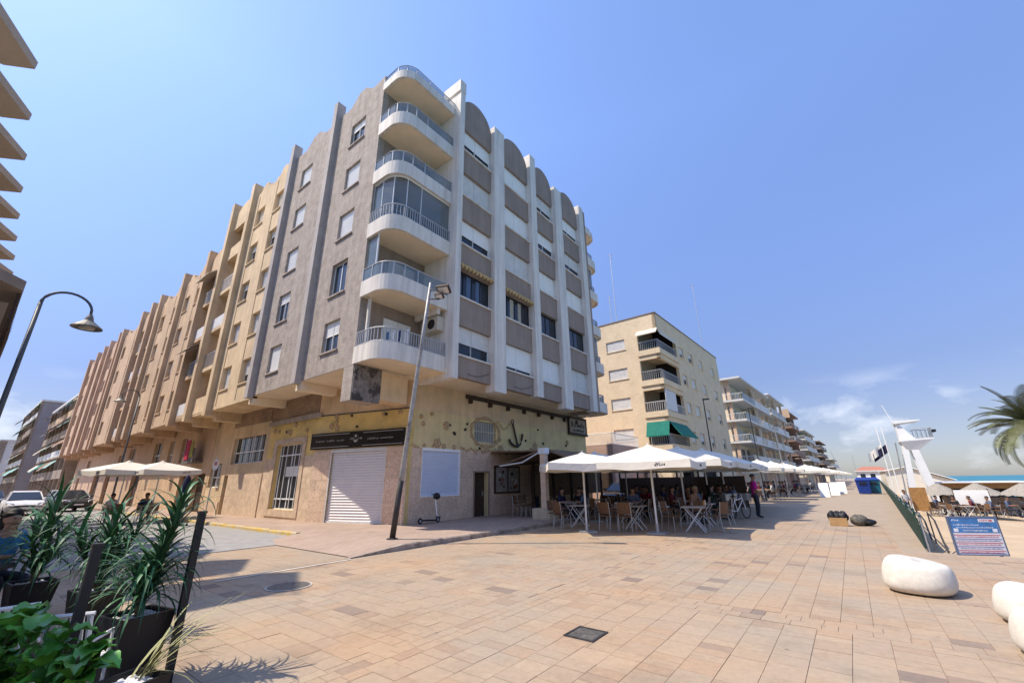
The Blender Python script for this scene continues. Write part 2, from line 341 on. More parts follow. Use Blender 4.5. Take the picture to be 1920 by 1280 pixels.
# --- paving stones: laid in columns on the promenade, in rows on the little square
def tile_mat(name, use_attr):
    m_ = bpy.data.materials.new(name); m_.use_nodes = True; t = m_.node_tree; b = t.nodes['Principled BSDF']
    b.inputs['Roughness'].default_value = .78; b.inputs['Specular IOR Level'].default_value = .3
    if use_attr: src = N(t, 'ShaderNodeAttribute', attribute_name='rnd').outputs['Fac']
    else: src = N(t, 'ShaderNodeObjectInfo').outputs['Random']
    rp = N(t, 'ShaderNodeValToRGB'); rp.color_ramp.interpolation = 'LINEAR'
    pal = [(0, (.23, .18, .145)), (.02, (.31, .235, .172)), (.07, (.385, .28, .188)), (.25, (.385, .297, .207)), (.5, (.368, .288, .207)), (.7, (.395, .306, .212)), (.85, (.372, .286, .202)), (1, (.405, .315, .22))]
    rp.color_ramp.elements[0].color = pal[0][1]+(1,); rp.color_ramp.elements[1].color = pal[-1][1]+(1,)
    for p, c in pal[1:-1]: e = rp.color_ramp.elements.new(p); e.color = c+(1,)
    t.links.new(src, rp.inputs[0])
    geo = N(t, 'ShaderNodeNewGeometry')
    n1 = N(t, 'ShaderNodeTexNoise'); n1.inputs['Scale'].default_value = .55; n1.inputs['Detail'].default_value = 6; t.links.new(geo.outputs['Position'], n1.inputs[0])
    r2_ = N(t, 'ShaderNodeValToRGB'); r2_.color_ramp.elements[0].position = .36; r2_.color_ramp.elements[1].position = .66
    r2_.color_ramp.elements[0].color = (.93, .95, .97, 1); r2_.color_ramp.elements[1].color = (1.06, .94, .83, 1)
    t.links.new(n1.outputs['Fac'], r2_.inputs[0])
    mpp = N(t, 'ShaderNodeMapping'); mpp.inputs['Scale'].default_value = (9, 9, 9); t.links.new(geo.outputs['Position'], mpp.inputs[0])
    n3 = N(t, 'ShaderNodeTexNoise'); n3.inputs['Scale'].default_value = 1.5; n3.inputs['Detail'].default_value = 9; n3.inputs['Roughness'].default_value = .7; t.links.new(mpp.outputs[0], n3.inputs[0])
    mr = N(t, 'ShaderNodeMapRange'); mr.inputs[3].default_value = .74; mr.inputs[4].default_value = 1.24; t.links.new(n3.outputs['Fac'], mr.inputs[0])
    m1 = N(t, 'ShaderNodeMixRGB', blend_type='MULTIPLY'); m1.inputs[0].default_value = 1; t.links.new(rp.outputs[0], m1.inputs[1]); t.links.new(r2_.outputs[0], m1.inputs[2])
    m2 = N(t, 'ShaderNodeMixRGB', blend_type='MULTIPLY'); m2.inputs[0].default_value = 1; t.links.new(m1.outputs[0], m2.inputs[1]); t.links.new(mr.outputs[0], m2.inputs[2])
    n5 = N(t, 'ShaderNodeTexNoise'); n5.inputs['Scale'].default_value = .9; n5.inputs['Detail'].default_value = 10; n5.inputs['Roughness'].default_value = .72; t.links.new(geo.outputs['Position'], n5.inputs[0])
    r5 = N(t, 'ShaderNodeMapRange'); r5.inputs[1].default_value = .5; r5.inputs[2].default_value = .7; r5.inputs[3].default_value = 1.03; r5.inputs[4].default_value = .80; t.links.new(n5.outputs['Fac'], r5.inputs[0])
    vo = N(t, 'ShaderNodeTexVoronoi'); vo.inputs['Scale'].default_value = 2.3; t.links.new(geo.outputs['Position'], vo.inputs[0])   # trodden gum and drips
    r6 = N(t, 'ShaderNodeMapRange'); r6.inputs[1].default_value = .03; r6.inputs[2].default_value = .055; r6.inputs[3].default_value = .62; r6.inputs[4].default_value = 1.; t.links.new(vo.outputs['Distance'], r6.inputs[0])
    mq = N(t, 'ShaderNodeMath', operation='MULTIPLY'); t.links.new(r5.outputs[0], mq.inputs[0]); t.links.new(r6.outputs[0], mq.inputs[1])
    m4 = N(t, 'ShaderNodeMixRGB', blend_type='MULTIPLY'); m4.inputs[0].default_value = 1; t.links.new(m2.outputs[0], m4.inputs[1]); t.links.new(mq.outputs[0], m4.inputs[2])
    t.links.new(m4.outputs[0], b.inputs['Base Color'])
    bp = N(t, 'ShaderNodeBump'); bp.inputs['Strength'].default_value = .25; bp.inputs['Distance'].default_value = .01
    t.links.new(n3.outputs['Fac'], bp.inputs['Height']); t.links.new(bp.outputs[0], b.inputs['Normal'])
    return m_
TILE_O = tile_mat('paving_stone_single', False); TILE_A = tile_mat('paving_stone', True)
tiles = []                                         # x0, x1, y0, y1
def fill(x0, x1, y0, y1, cw, lmin, lmax, along_y):
    if along_y:
        x = x0
        while x < x1-.05:
            w_ = min(cw, x1-x); y = y0-random.random()*.3
            while y < y1:
                l = random.choice((lmin, (lmin+lmax)/2, lmax))
                a, b = max(y, y0), min(y+l, y1)
                if b-a > .06: tiles.append((x, x+w_, a, b))
                y += l
            x += cw
    else:
        y = y0
        while y < y1-.05:
            h_ = min(cw, y1-y); x = x0-random.random()*.4
            while x < x1:
                l = random.choice((lmin, (lmin+lmax)/2, lmax))
                a, b = max(x, x0), min(x+l, x1)
                if b-a > .06: tiles.append((a, b, y, y+h_))
                x += l
            y += cw
fill(-3.75, 4.6, 6.75, 13.4, .30, .15, .30, True); fill(-3.75, .55, 13.4, 22, .30, .15, .30, True)
fill(-3.75, 4.6, 1.0, 6.35, .31, .16, .31, True)
fill(-3.75, 4.6, 6.35, 6.75, .2, .15, .3, False)                        # cross band of half stones
fill(-13.2, -4.05, -1.0, 3.25, .25, .25, .5, False); fill(-9.2, -4.05, 3.6, 16, .25, .25, .5, False)
fill(-13.2, -9.4, 3.6, 5.9, .25, .25, .5, False)
fill(-13.2, -4.05, 3.25, 3.6, .175, .16, .3, False); fill(-4.05, -3.75, -1, 22, .15, .15, .3, True)    # bands of small grey stones
HOLES = [(-2.84, -2.48, 4.52, 4.89)]
def clip(t_):                                      # stones cut to fit round the service cover
    out = [t_]
    for h in HOLES:
        nx = []
        for (x0, x1, y0, y1) in out:
            if not (x0 < h[1] and x1 > h[0] and y0 < h[3] and y1 > h[2]): nx.append((x0, x1, y0, y1)); continue
            if x0 < h[0]: nx.append((x0, h[0], y0, y1))
            if x1 > h[1]: nx.append((h[1], x1, y0, y1))
            a, b = max(x0, h[0]), min(x1, h[1])
            if y0 < h[2]: nx.append((a, b, y0, h[2]))
            if y1 > h[3]: nx.append((a, b, h[3], y1))
        out = [q for q in nx if q[1]-q[0] > .015 and q[3]-q[2] > .015]
    return out
tiles = [q for t_ in tiles for q in clip(t_)]
def depth_of(t_):
    v = Vector(((t_[0]+t_[1])/2, (t_[2]+t_[3])/2, 0))-cam.location; z = v.dot(fw)
    if z < .8: return None
    px_, py_ = fpx*v.dot(r2)/z, fpx*v.dot(u2)/z
    if abs(px_) > 1010 or py_ < -690: return None
    return z/math.sqrt((t_[1]-t_[0])*(t_[3]-t_[2]))
near = sorted([(depth_of(t_), i) for i, t_ in enumerate(tiles) if depth_of(t_)])[:300]
nid = {i for _, i in near}
ub = MB(); ub.box(-.5, .5, -.5, .5, -.011, 0); uo = ub.build('paving_stone', TILE_O, PROM); first = True
for i in sorted(nid):
    t_ = tiles[i]; q = uo if first else uo.copy()
    if not first: COL.objects.link(q); q.parent = PROM
    first = False
    q.location = ((t_[0]+t_[1])/2, (t_[2]+t_[3])/2, .007+random.uniform(-.0015, .0015)); q.scale = (t_[1]-t_[0]-.005, t_[3]-t_[2]-.005, 1)
    q.rotation_euler = (random.uniform(-.003, .003), random.uniform(-.003, .003), 0)
m = MB(); rn = []
for i, t_ in enumerate(tiles):
    if i in nid: continue
    z = .007+random.uniform(-.001, .001); g = .0024; x0, x1, y0, y1 = t_[0]+g, t_[1]-g, t_[2]+g, t_[3]-g; r = random.random()
    if (3.2 < t_[2] < 3.55 or -4.06 < t_[0] < -3.76 or 6.34 < t_[2] < 6.7) : r = r*.35 if random.random() < .5 else r
    i0 = [m.P(x0, y0, z), m.P(x1, y0, z), m.P(x1, y1, z), m.P(x0, y1, z), m.P(x0, y0, .001), m.P(x1, y0, .001), m.P(x1, y1, .001), m.P(x0, y1, .001)]
    for q in ((0, 1, 2, 3), (0, 4, 5, 1), (1, 5, 6, 2), (2, 6, 7, 3), (3, 7, 4, 0)): m.face([i0[k] for k in q]); rn.append(r)
o = m.build('paving_stones', TILE_A, PROM); o['kind'] = 'stuff'
at = o.data.attributes.new('rnd', 'FLOAT', 'FACE'); at.data.foreach_set('value', rn)
# --- road, pavement with kerbs
st(MB().prism([(-300, -1.5), (-13.25, -1.5), (-13.25, 7.38), (-300, 7.38)], .001, .017).build('road', ASPH))
SIDE = brick_mat('pink_pavement', (.37, .265, .20), (.42, .31, .235), (.31, .235, .18), .3, .15, .008, jitter=.2, bump=.2, vert=False)
m = MB().prism([(-300, 7.5), (-14.6, 7.5), (-13.2, 7.75), (-9.52, 7.6), (-9.52, 26), (-13.9, 26), (-13.9, 11), (-18.6, 9.7), (-300, 9.7)], .002, .13)
sw = st(m.build('pavement', SIDE))
m = MB(); i = [m.P(*p) for p in ((-14.6, 7.5, .129), (-13.2, 7.75, .129), (-9.52, 7.6, .129), (-9.52, 6.1, .018), (-13.2, 6.1, .018), (-14.6, 6.6, .018), (-14.6, 7.5, .0), (-13.2, 7.75, .0), (-9.52, 7.6, .0))]
m.face((i[0], i[5], i[4], i[1])); m.face((i[1], i[4], i[3], i[2])); m.face((i[2], i[3], i[8])); m.face((i[0], i[6], i[5]))
st(m.build('pavement_ramp', SIDE))
ks = None
def kerbs(name, pts, mats, L=.6, wdt=.13, z=.135):
    root = None; par = MB().box(pts[0][0]-.02, pts[0][0]+.02, pts[0][1]-.02, pts[0][1]+.02, -.1, -.02).build(name, mats); st(par)
    for p, q in zip(pts, pts[1:]):
        d = Vector((q[0]-p[0], q[1]-p[1])); n = max(1, int(d.length/L)); F = fr(p[0], p[1], d.x, d.y); l = d.length/n
        for k in range(n):
            zz = z+random.uniform(-.006, .006); mm = MB(F); a0, a1 = k*l+.004, (k+1)*l-.004
            mm.loft([[(a, -wdt, .0), (a, 0, .0), (a, 0, zz-.025), (a, -.025, zz), (a, -wdt, zz)] for a in (a0, a1)])
            mm.build('kerbstone', mats, par)
    return par
kerbs('kerb', [(-9.39, 7.6), (-9.39, 15.6)], KERB)
m = MB(); i = [m.P(*p) for p in ((-9.39, 7.6, 0), (-9.52, 7.6, 0), (-9.52, 7.6, .135), (-9.39, 7.6, .135), (-9.39, 5.95, 0.012), (-9.52, 5.95, .012))]
m.face((i[0], i[3], i[4])); m.face((i[1], i[2], i[5])); m.face((i[2], i[3], i[4], i[5])); m.face((i[0], i[1], i[2], i[3])); st(m.build('kerb_ramp', KERB))
kerbs('yellow_kerb', [(-38, 7.36), (-14.7, 7.36)], YKERB, 1.0)
st(MB().box(-9.27, -9.2, 3.3, 5.95, .016, .021).build('pale_joint_line', mat('pale_joint', (.66, .58, .48), .9)))
# manhole and service cover
mh = thing('manhole_cover', 'round cast iron manhole cover in the paving near the plants', 'manhole cover', (-7.78, 3.9, .014))
MB().lathe([(.36, .014), (.36, .017), (.33, .019), (.33, .014)], 32, -7.78, 3.9).build('rim', mat('pale_mortar', (.50, .44, .37), .9), mh)
MB().lathe([(.325, .014), (.325, .0195), (.0, .0195)], 32, -7.78, 3.9).build('lid', IRON2 if 'IRON2' in globals() else mat('worn_cast_iron', (.30, .26, .22), .55, .3, 12, metal=.5), mh)
m = MB()
for k in range(-6, 7):
    L = math.sqrt(max(0, .31**2-(k*.048)**2)); m.box(-7.78+k*.048-.012, -7.78+k*.048+.012, 3.9-L, 3.9+L, .0195, .025)
m.build('ribs', MATS['worn_cast_iron'], mh)
sc_ = thing('service_cover', 'square dark metal service cover set in the light paving', 'service cover', (-2.66, 4.7, 0))
MB().box(-2.84, -2.48, 4.52, 4.89, .001, .012).build('lid', mat('dirty_dark_metal', (.10, .088, .075), .8, .5, 14, .6, 40, col2=(.26, .24, .21), c2pos=(.6, .68)), sc_)
m = MB(); m.box(-2.84, -2.48, 4.52, 4.545, .012, .018); m.box(-2.84, -2.48, 4.865, 4.89, .012, .018); m.box(-2.84, -2.815, 4.545, 4.865, .012, .018); m.box(-2.505, -2.48, 4.545, 4.865, .012, .018)
m.build('frame', IRON, sc_)

# ================================================================== GREY CORNER BUILDING
XR, YL = -11.7, 8.0
FL = fr(0, YL, 1, 0); FRT = fr(XR, 0, 0, 1)
GB = thing('apartment_building', 'grey and white corner apartment building with rounded balconies and arched parapets', 'building', (-16, 14, 0))
SILL = [6.62+2.63*k for k in range(5)]
# dark core added to stop light behind the windows; roof, soffit
m = MB(); m.box(-22.1, -13.82, 8.4, 24.9, 5.95, 19.3); m.box(-13.82, -12.05, 11.32, 22.9, 5.95, 19.3); m.build('inner_block', ROOM, GB)
MB().box(-22.1, -12.0, 8.35, 24.9, 19.31, 19.5).build('roof', WHITE, GB)
MB().prism([(-22.2, 8.02), (-13.5, 8.02), (-13.5, 10.98), (-11.75, 10.98), (-11.75, 23.1), (-13.5, 23.1), (-13.5, 25.8), (-22.2, 25.8)], 5.72, 5.93).build('soffit', CREAM, GB)
# left wall with two columns of windows
lw = [(-16.0, -14.8, z, z+1.32) for z in SILL]+[(-21.0, -19.8, z, z+1.32) for z in SILL]
lw = [h if not (i in (1, 6)) else (h[0], h[1], h[2]-.12, h[3]+.1) for i, h in enumerate(lw)]
wall(MB(FL), -22.2, -13.5, 5.74, 19.55, -.3, 0, lw).build('wall', G_STUCCO, GB)
shl = [.55, 0, 1, 1, .35, 1, 0, .8, 1, .9]
for i, h in enumerate(lw): window(GB, FL, *h, shut=[.45, 0, .9, 1, .3, 1, .3, .85, 1, .95][i], cols=2 if i in (1, 6, 0, 4) else 1)
m = MB(FL)                                          # wavy parapet: shoulders and a round crest in each bay
for a0, a1 in ((-22.0, -17.7), (-17.35, -13.5)):
    c = (a0+a1)/2; pr = [(a0, 19.56), (a1, 19.56), (a1, 19.95)]
    for k in range(13):
        x = a1-(a1-a0)*k/12; d = abs(x-c)/((a1-a0)/2)
        pr.append((x, 19.85+.1*d+(.62*math.sqrt(max(0, 1-(d/.36)**2)) if d < .36 else 0)))
    pr.append((a0, 19.95)); m.plate(pr, -.25, -.002)
m.build('parapet', G_STUCCO, GB)
for a0, a1, mt_ in ((-17.7, -17.35, WHITE), (-22.42, -22.03, G_STUCCO)):
    MB(FL).box(a0, a1, -.2, .26, 5.62, 20.85).build('fin', mat('pale_grey_stucco', (.42, .37, .33), .9, .14, 1.5, .4, 25), GB)
for a0 in (-17.75, -22.45):
    MB(FL).box(a0, a0+.42, -1.63, -.01, 5.36, 5.715).build('bracket_beam', CREAM, GB)
# recess behind the corner balconies
wall(MB(fr(-13.5, 0, 0, 1)), 8.3, 11.3, 5.94, 19.3, -.3, 0, [(9.1, 10.5, z-.5, z+1.35) for z in SILL]).build('wall', TAUPE, GB)
for k, z in enumerate(SILL): window(GB, fr(-13.5, 0, 0, 1), 9.1, 10.5, z-.5, z+1.35, shut=(.9, .5, 0, .3, .6)[k], sill=False, depth=.08)
MB().box(-13.49, -11.46, 11.0, 11.32, 5.5, 20.75).build('pilaster', WHITE, GB)
MB().box(-12.65, -11.44, 10.93, 11.34, 20.3, 21.0).build('pilaster_cap', WHITE, GB)
# seaward front: pilasters, spandrels, windows, arches
BAY = [(11.32, 13.6), (14.42, 16.92), (17.47, 19.62), (20.46, 22.93)]
for a0, a1, z0, z1 in ((13.6, 14.42, 5.36, 20.1), (16.92, 17.47, 5.62, 20.62), (19.62, 20.46, 5.36, 19.95), (22.93, 23.5, 5.6, 20.4)):
    MB(FRT).box(a0, a1, -.3, .24, z0, z1).build('pilaster', WHITE, GB)
SHR = [[.62, 1, .0, .55, .38], [.7, .8, 0, .9, 1], [1, .45, .85, .5, .4], [1, 0, .95, .35, .45]]
SHR = [[.55, 0, .58, .97, .6], [.82, 0, .9, .97, .95], [.97, .0, .95, .55, .6], [.96, 0, .97, .6, .62]]
for b, (a0, a1) in enumerate(BAY):
    prev = 5.68
    for k, z in enumerate(SILL):
        MB(FRT).box(a0, a1, -.26, 0, prev, z).build('spandrel', TAUPE, GB); prev = z+1.3
        dark = SHR[b][k] == 0
        window(GB, FRT, a0, a1, z, prev, shut=SHR[b][k], depth=.17, cols=(4 if dark and b < 2 else 2), frame=BLACK if dark else ALU, sillmat=WHITE, smat=SHUT if (b+k) % 3 else SHUTB)
        if dark:
            m = MB(FRT); x = a0+.12
            for q in range(3 if b < 2 else 1): m.box(a0+.15+(a1-a0)*(.02+.27*q), a0+.15+(a1-a0)*(.14+.27*q)+.25*(b > 1), -.194, -.192, z+.1, prev-.1)
            m.build('curtain', mat('pale_curtain', (.42, .37, .28), .9) if b != 0 else mat('blue_grey_curtain', (.10, .15, .24), .9), GB)
    n = 20; c = (a0+a1)/2; hw = (a1-a0)/2; pr = [(a0, prev), (a1, prev)]
    pr += [(c+hw*math.cos(math.pi*i/n), 19.45+1.2*math.sin(math.pi*i/n)) for i in range(n+1)]
    MB(FRT).plate(pr, -.26, 0).build('arched_parapet', TAUPE, GB)
for b in (0, 1):                                    # folded cloth blinds above two dark windows
    a0, a1 = BAY[b]; z = SILL[1]+1.32; m = MB(FRT); 
    m.box(a0-.1, a1+.22, .02, .16, z+.10, z+.2)
    for i in range(11): x = a0-.1+(a1-a0+.32)*i/11; m.box(x, x+.13, .10, .19, z-.02, z+.1)
    m.build('awning', mat('striped_ochre_canvas', (.50, .34, .15), .9, .3, 8), GB)
for b in range(2):
    a0, a1 = BAY[b]; MB(FRT).tube([(a0+(a1-a0)*t, .015, 6.2-.35*math.sin(math.pi*t)) for t in [.35+.6*i/8 for i in range(9)]], .01, 5).build('cable', INK, GB)
# rounded corner balconies
def bpath(mirror=False, ins=0.):
    pts = [(-13.5, 7.95+ins), (-12.9, 7.95+ins)]; r = .78-ins*.5
    cx, cy_ = -11.84-ins-r, 7.95+ins+r
    pts += [(cx+r*math.sin(a), cy_-r*math.cos(a)) for a in [math.pi/2*i/8 for i in range(9)]]
    pts += [(-11.84-ins, 9.4), (-11.84-ins, 10.99)]
    return [(x, 33.9-y) for x, y in pts] if mirror else pts
BZ = [5.76, 8.42, 11.02, 13.66, 16.3, 18.96]
def balcony(par, k, mirror=False):
    z = BZ[k]; pth = bpath(mirror); end = 33.9-10.99 if mirror else 10.99
    m = MB(); m.prism(bpath(mirror, .03)+[(-13.5, end)], z+.025, z+.2)
    bal = m.build('balcony', CREAM, par)
    h = .64 if k < 5 else .42
    m = MB(); band(m, pth, z, z+h, .13); m.build('parapet', WHITE, bal, smooth=False)
    ip = bpath(mirror, .06); t = z+h
    if k == 5:
        m = MB(); m.tube([(x, y, t+.33) for x, y in ip], .025, 6)
        for i in (0, 3, 6, 9, 11, 12): m.box(ip[i][0]-.015, ip[i][0]+.015, ip[i][1]-.015, ip[i][1]+.015, t, t+.33)
        m.build('railing', BLUEAL, bal)
        m = MB(); band(m, ip, t+.02, t+.28, .012); m.build('glass_panel', GLASS2, bal); return
    top = t+.55; 
    if (k in (0, 2)) != mirror:
        m = MB(); railing(m, [ip[0], ip[1]]+ip[2::2]+[ip[-1]], t, top, .115, .013, .024); m.build('railing', mat('grey_railing', (.40, .41, .42), .45, .1, 3, metal=.2), bal)
    else:
        m = MB(); m.tube([(x, y, top) for x, y in ip], .026, 6)
        seg = [0, 1, 4, 7, 10, 11, 12]
        for i in seg: m.box(ip[i][0]-.022, ip[i][0]+.022, ip[i][1]-.022, ip[i][1]+.022, t, top)
        m.build('railing', mat('grey_railing', (.40, .41, .42), .45, .1, 3, metal=.2), bal)
        for i0, i1 in zip(seg, seg[1:]):
            m = MB(); band(m, ip[i0:i1+1], t+.04, top-.03, .012); m.build('glass_panel', GLASS2, bal)
    if (k == 2 and not mirror) or (mirror and k in (1, 3)):                   # glazed in up to the slab above
        jp = bpath(mirror, .16); zt = BZ[k+1]+.055
        for i0, i1 in ((0, 1), (1, 5), (5, 9), (9, 11), (11, 12)):
            m = MB(); band(m, [jp[i0], jp[i1]], z+.2, zt, .01); m.build('glass_panel', GLASS2, bal)
        m = MB(); m.tube([(x, y, zt-.05) for x, y in jp], .05, 4)
        for i in (0, 1, 5, 9, 11): m.box(jp[i][0]-.014, jp[i][0]+.014, jp[i][1]-.014, jp[i][1]+.014, z+.2, zt)
        m.build('frame', ALU, bal)
    if k == 1 and not mirror:
        m = MB(); band(m, [(-13.45, 8.08), (-12.8, 8.08)], top+.03, BZ[2]+.05, .012); m.build('glass_panel', GLASS2, bal)
        m = MB(); m.box(-12.82, -12.78, 8.05, 8.11, top, BZ[2]+.05); m.build('post', ALU, bal)
    if k == 0 and not mirror:
        m = MB(); m.box(-13.3, -13.2, 8.2, 8.3, z+.2, BZ[1]+.05); m.build('post', WHITE, bal)
        m = MB(); m.box(-13.4, -11.95, 10.55, 10.7, BZ[1]-.25, BZ[1]+.055); m.build('beam', WHITE, bal)
        m = MB(); m.box(-12.75, -12.0, 10.62, 10.98, z+1.75, z+2.35); ac = m.build('air_conditioner', mat('yellowed_white', (.55, .49, .38), .6), bal)
        m = MB(); m.F = lambda a, b, c: (-12.38+a, 10.615-b, z+2.05+c); 
        m.loft([[(.22*math.cos(t_), 0, .22*math.sin(t_)) for t_ in [2*math.pi*i/16 for i in range(16)]], [(.2*math.cos(t_), .02, .2*math.sin(t_)) for t_ in [2*math.pi*i/16 for i in range(16)]]]); m.build('fan', BLACK, ac)
        for j, x in enumerate((-13.0, -12.75, -12.5, -12.2)):
            m = MB(); m.box(x, x+.2, 8.9+.1*j, 8.94+.1*j, z+.45+.02*j, z+1.35); m.build('laundry', (BLUEC, SIGNW, mat('navy_cloth', (.03, .04, .12), .8), SIGNW)[j], bal)
    if k == 4 and not mirror:
        m = MB(); m.lathe([(.0, z+.25), (.28, z+.3), (.33, z+.75), (.2, z+1.05), (0, z+1.12)], 12, -12.5, 9.3); m.build('covered_chair', mat('navy_cloth', (.03, .04, .12), .8), bal, smooth=True)
for k in range(6): balcony(GB, k); balcony(GB, k, True)
MB().box(-13.45, -11.46, 23.5, 23.75, 5.6, 20.2).build('wall', TAUPE, GB)
# lower corner block with peeled render
MB().box(-14.1, -13.46, 8.0, 9.16, 4.45, 5.73).build('corner_block', G_STUCCO, GB)
MB().box(-13.458, -13.40, 8.02, 9.18, 4.46, 5.74).build('peeled_face', PEEL, GB)
MB().box(-14.1, -13.42, 9.18, 10.45, 4.6, 5.70).build('corner_beam', ORANGE, GB)
# ground floor
Y0, X0 = 9.65, -13.8
F0 = fr(0, Y0, 1, 0); FC = fr(-18.57, 9.62, 4.85, 1.3); FG = fr(X0, 0, 0, 1); LC = math.hypot(4.85, 1.3)
def cladding(F, a0, a1, z0, z1, holes, mt, w_=.62, h_=.42, proud=.022):
    """separate stone slabs with open joints, children of the building"""
    z = z0; r = 0
    while z < z1-.05:
        hh = min(h_, z1-z); x = a0-(w_*.5 if r % 2 else 0)
        while x < a1-.03:
            b0, b1 = max(x, a0), min(x+w_, a1)
            mm = MB(F); wall(mm, b0+.003, b1-.003, z+.003, z+hh-.003, .002, proud+random.uniform(-.003, .004), holes)
            if mm.f: mm.build('stone_slab', mt, GB)
            x += w_
        z += h_; r += 1
# left wall (ochre, framed window) ------------
wl = (-22.25, -19.7, .55, 3.5)
wall(MB(F0), -23.4, -18.57, 0, 5.72, -.35, 0, [wl]).build('ground_floor_wall', YELLOW, GB)
MB(F0).box(-23.35, -18.6, .002, .05, 4.72, 5.71).build('brick_band', BRICKB, GB)
MB(F0).box(-23.38, -18.3, .052, .14, 4.5, 4.72).build('ledge', G_STUCCO, GB)
cladding(F0, -23.4, -18.6, .12, 2.9, [(-22.6, -19.4, .3, 3.9)], STONEY, .9, .46)
cladding(F0, -19.4, -18.6, .12, 2.9, [], STONEY, .8, .46)
m = MB(F0); wall(m, -22.6, -19.4, .25, 3.75, .003, .06, [wl]); m.build('window_surround', STONEY, GB)
wd = window(GB, F0, *wl, shut=0, depth=.16, cols=2, sill=False, frame=ALU)
m = MB(F0)
for z in (.98, 2.95): m.box(wl[0]+.06, wl[1]-.06, -.155, -.12, z, z+.06)
for i in (1, 2, 4, 5): x = wl[0]+(wl[1]-wl[0])*i/6; m.box(x-.016, x+.016, -.11, -.088, wl[2]+.04, wl[3]-.04)
m.build('window_bars', ALU, wd)
m = MB(F0); m.box(-21.3, -19.95, -.118, -.113, 2.0, 2.45); m.build('paper_notice', SHUTB, wd)
# chamfered corner (garage shutter, black fascia)
gd = (1.05, 3.92, .12, 3.05)
wall(MB(FC), 0, LC, 0, 4.56, -.35, 0, [gd]).build('ground_floor_wall', YELLOW, GB)
MB(FC).box(0, LC, -.35, -.003, 4.56, 5.715).build('upper_wall', ORANGE, GB)
MB(FC).box(.02, LC-.02, .001, .03, 4.54, 4.58).build('cable', INK, GB)
cladding(FC, .0, LC, .12, 3.05, [gd, (gd[0]-.05, gd[1]+.05, 0, 3.1)], STONE)
o = MB(FC).box(gd[0]-.06, gd[1]+.06, -.13, .02, gd[3]-.14, gd[3]+.001).build('garage_shutter', SHUTB, GB)
m = MB(FC); shutter_strip(m, gd[0]+.002, gd[1]-.002, -.09, gd[2], gd[3]-.14, .105, .028); m.build('slats', mat('grey_white_shutter', (.66, .63, .62), .5, .05, 2, metal=.1), o)
m = MB(FC); m.box(gd[0]-.06, gd[0], -.12, .02, gd[2], gd[3]-.15); m.box(gd[1], gd[1]+.06, -.12, .02, gd[2], gd[3]-.15); m.box(gd[0], gd[1], -.1, -.04, gd[2], gd[2]+.09); m.build('guide_rail', SHUTB, o)
fs = thing('shop_fascia', 'long black shop fascia with thin gilt lines above the closed shutter', 'sign', FC(2.3, .05, 3.4))
MB(FC).box(-.18, 4.86, .03, .1, 3.08, 3.76).build('panel', mat('gloss_black', (.008, .008, .009), .25, .2, 3, spec=.6), fs)
m = MB(FC)
for a0, a1 in ((-.12, 2.0), (2.75, 4.8)): m.box(a0, a1, .1, .106, 3.14, 3.165); m.box(a0, a1, .1, .106, 3.67, 3.695)
m.build('gilt_lines', GILT, fs)
def strokes(mb, a0, a1, c, h, b0, b1, seed):           # unreadable small lettering: uneven upright strokes
    rs = random.Random(seed); a = a0
    while a < a1:
        w_ = h*rs.uniform(.16, .3); hh = h*rs.choice((.6, .6, .7, 1.0)); 
        mb.box(a, a+w_*.5, b0, b1, c, c+hh)
        if rs.random() < .75: mb.box(a+w_*.5, a+w_*1.6, b0, b1, c+rs.choice((0, hh-h*.14, hh*.45)), c+rs.choice((0, hh-h*.14, hh*.45))+h*.14)
        a += w_*2.0
m = MB(FC)
for i, (a0, a1) in enumerate(((.12, .62), (.75, 1.2), (1.33, 1.75), (3.0, 3.55), (3.68, 4.3))): strokes(m, a0, a1, 3.38, .075, .1, .106, i)
m.build('lettering', GILT, fs)
m = MB(FC)
for k in range(3):
    cx, cz, r = 2.37, 3.38+.09*k, .11-.02*k
    m.plate([(cx+r*math.cos(t), cz+r*.8*math.sin(t)) for t in [2*math.pi*i/18 for i in range(18)]], .1+.002*k, .107+.002*k)
    m.k = 1-m.k
for sx in (-1, 1): m.k = 0; strokes(m, 2.37+sx*.22-.1, 2.37+sx*.22+.1, 3.42, .08, .1, .106, 9+sx)
m.build('emblem', [GILT, BLACK], fs)
MB().box(-13.84, -13.745, 10.82, 10.985, .125, 3.0).build('corner_stone', STONE, GB)
# seaward ground floor
hw_ = (11.7, 13.92, 1.08, 3.02); hd = (14.86, 15.85, .12, 2.06); hg = (14.86, 16.47, 3.44, 4.44); hb = (19.4, 20.5, .12, 2.3)
wall(MB(FG), 10.9, 26.0, 0, 4.55, -.35, 0, [hw_, hd, hg, hb]).build('ground_floor_wall', PALEY, GB)
MB(FG).box(10.9, 26.0, -.35, -.002, 4.551, 5.715).build('upper_wall', ORANGE, GB)
cladding(FG, 10.92, 23.6, .12, 3.0, [hw_, hd, hb], STONE, .64, .42)
for h, nm in ((hw_, 'window_shutter'),):
    o = MB(FG).box(h[0], h[1], -.1, .03, h[3]-.12, h[3]).build(nm, SHUT, GB)
    m = MB(FG); shutter_strip(m, h[0]+.03, h[1]-.03, -.05, h[2]+.03, h[3]-.12, .075, .02); m.build('slats', mat('blue_white_shutter', (.64, .68, .76), .45, .04, 2, metal=.1), o)
    m = MB(FG); m.box(h[0], h[0]+.03, -.06, .03, h[2], h[3]-.12); m.box(h[1]-.03, h[1], -.06, .03, h[2], h[3]-.12); m.box(h[0]+.03, h[1]-.03, -.06, .03, h[2], h[2]+.04); m.build('guide_rail', SHUT, o)
o = MB(FG).box(hd[0], hd[1], -.3, -.24, hd[2], hd[3]).build('door', DWOOD, GB)
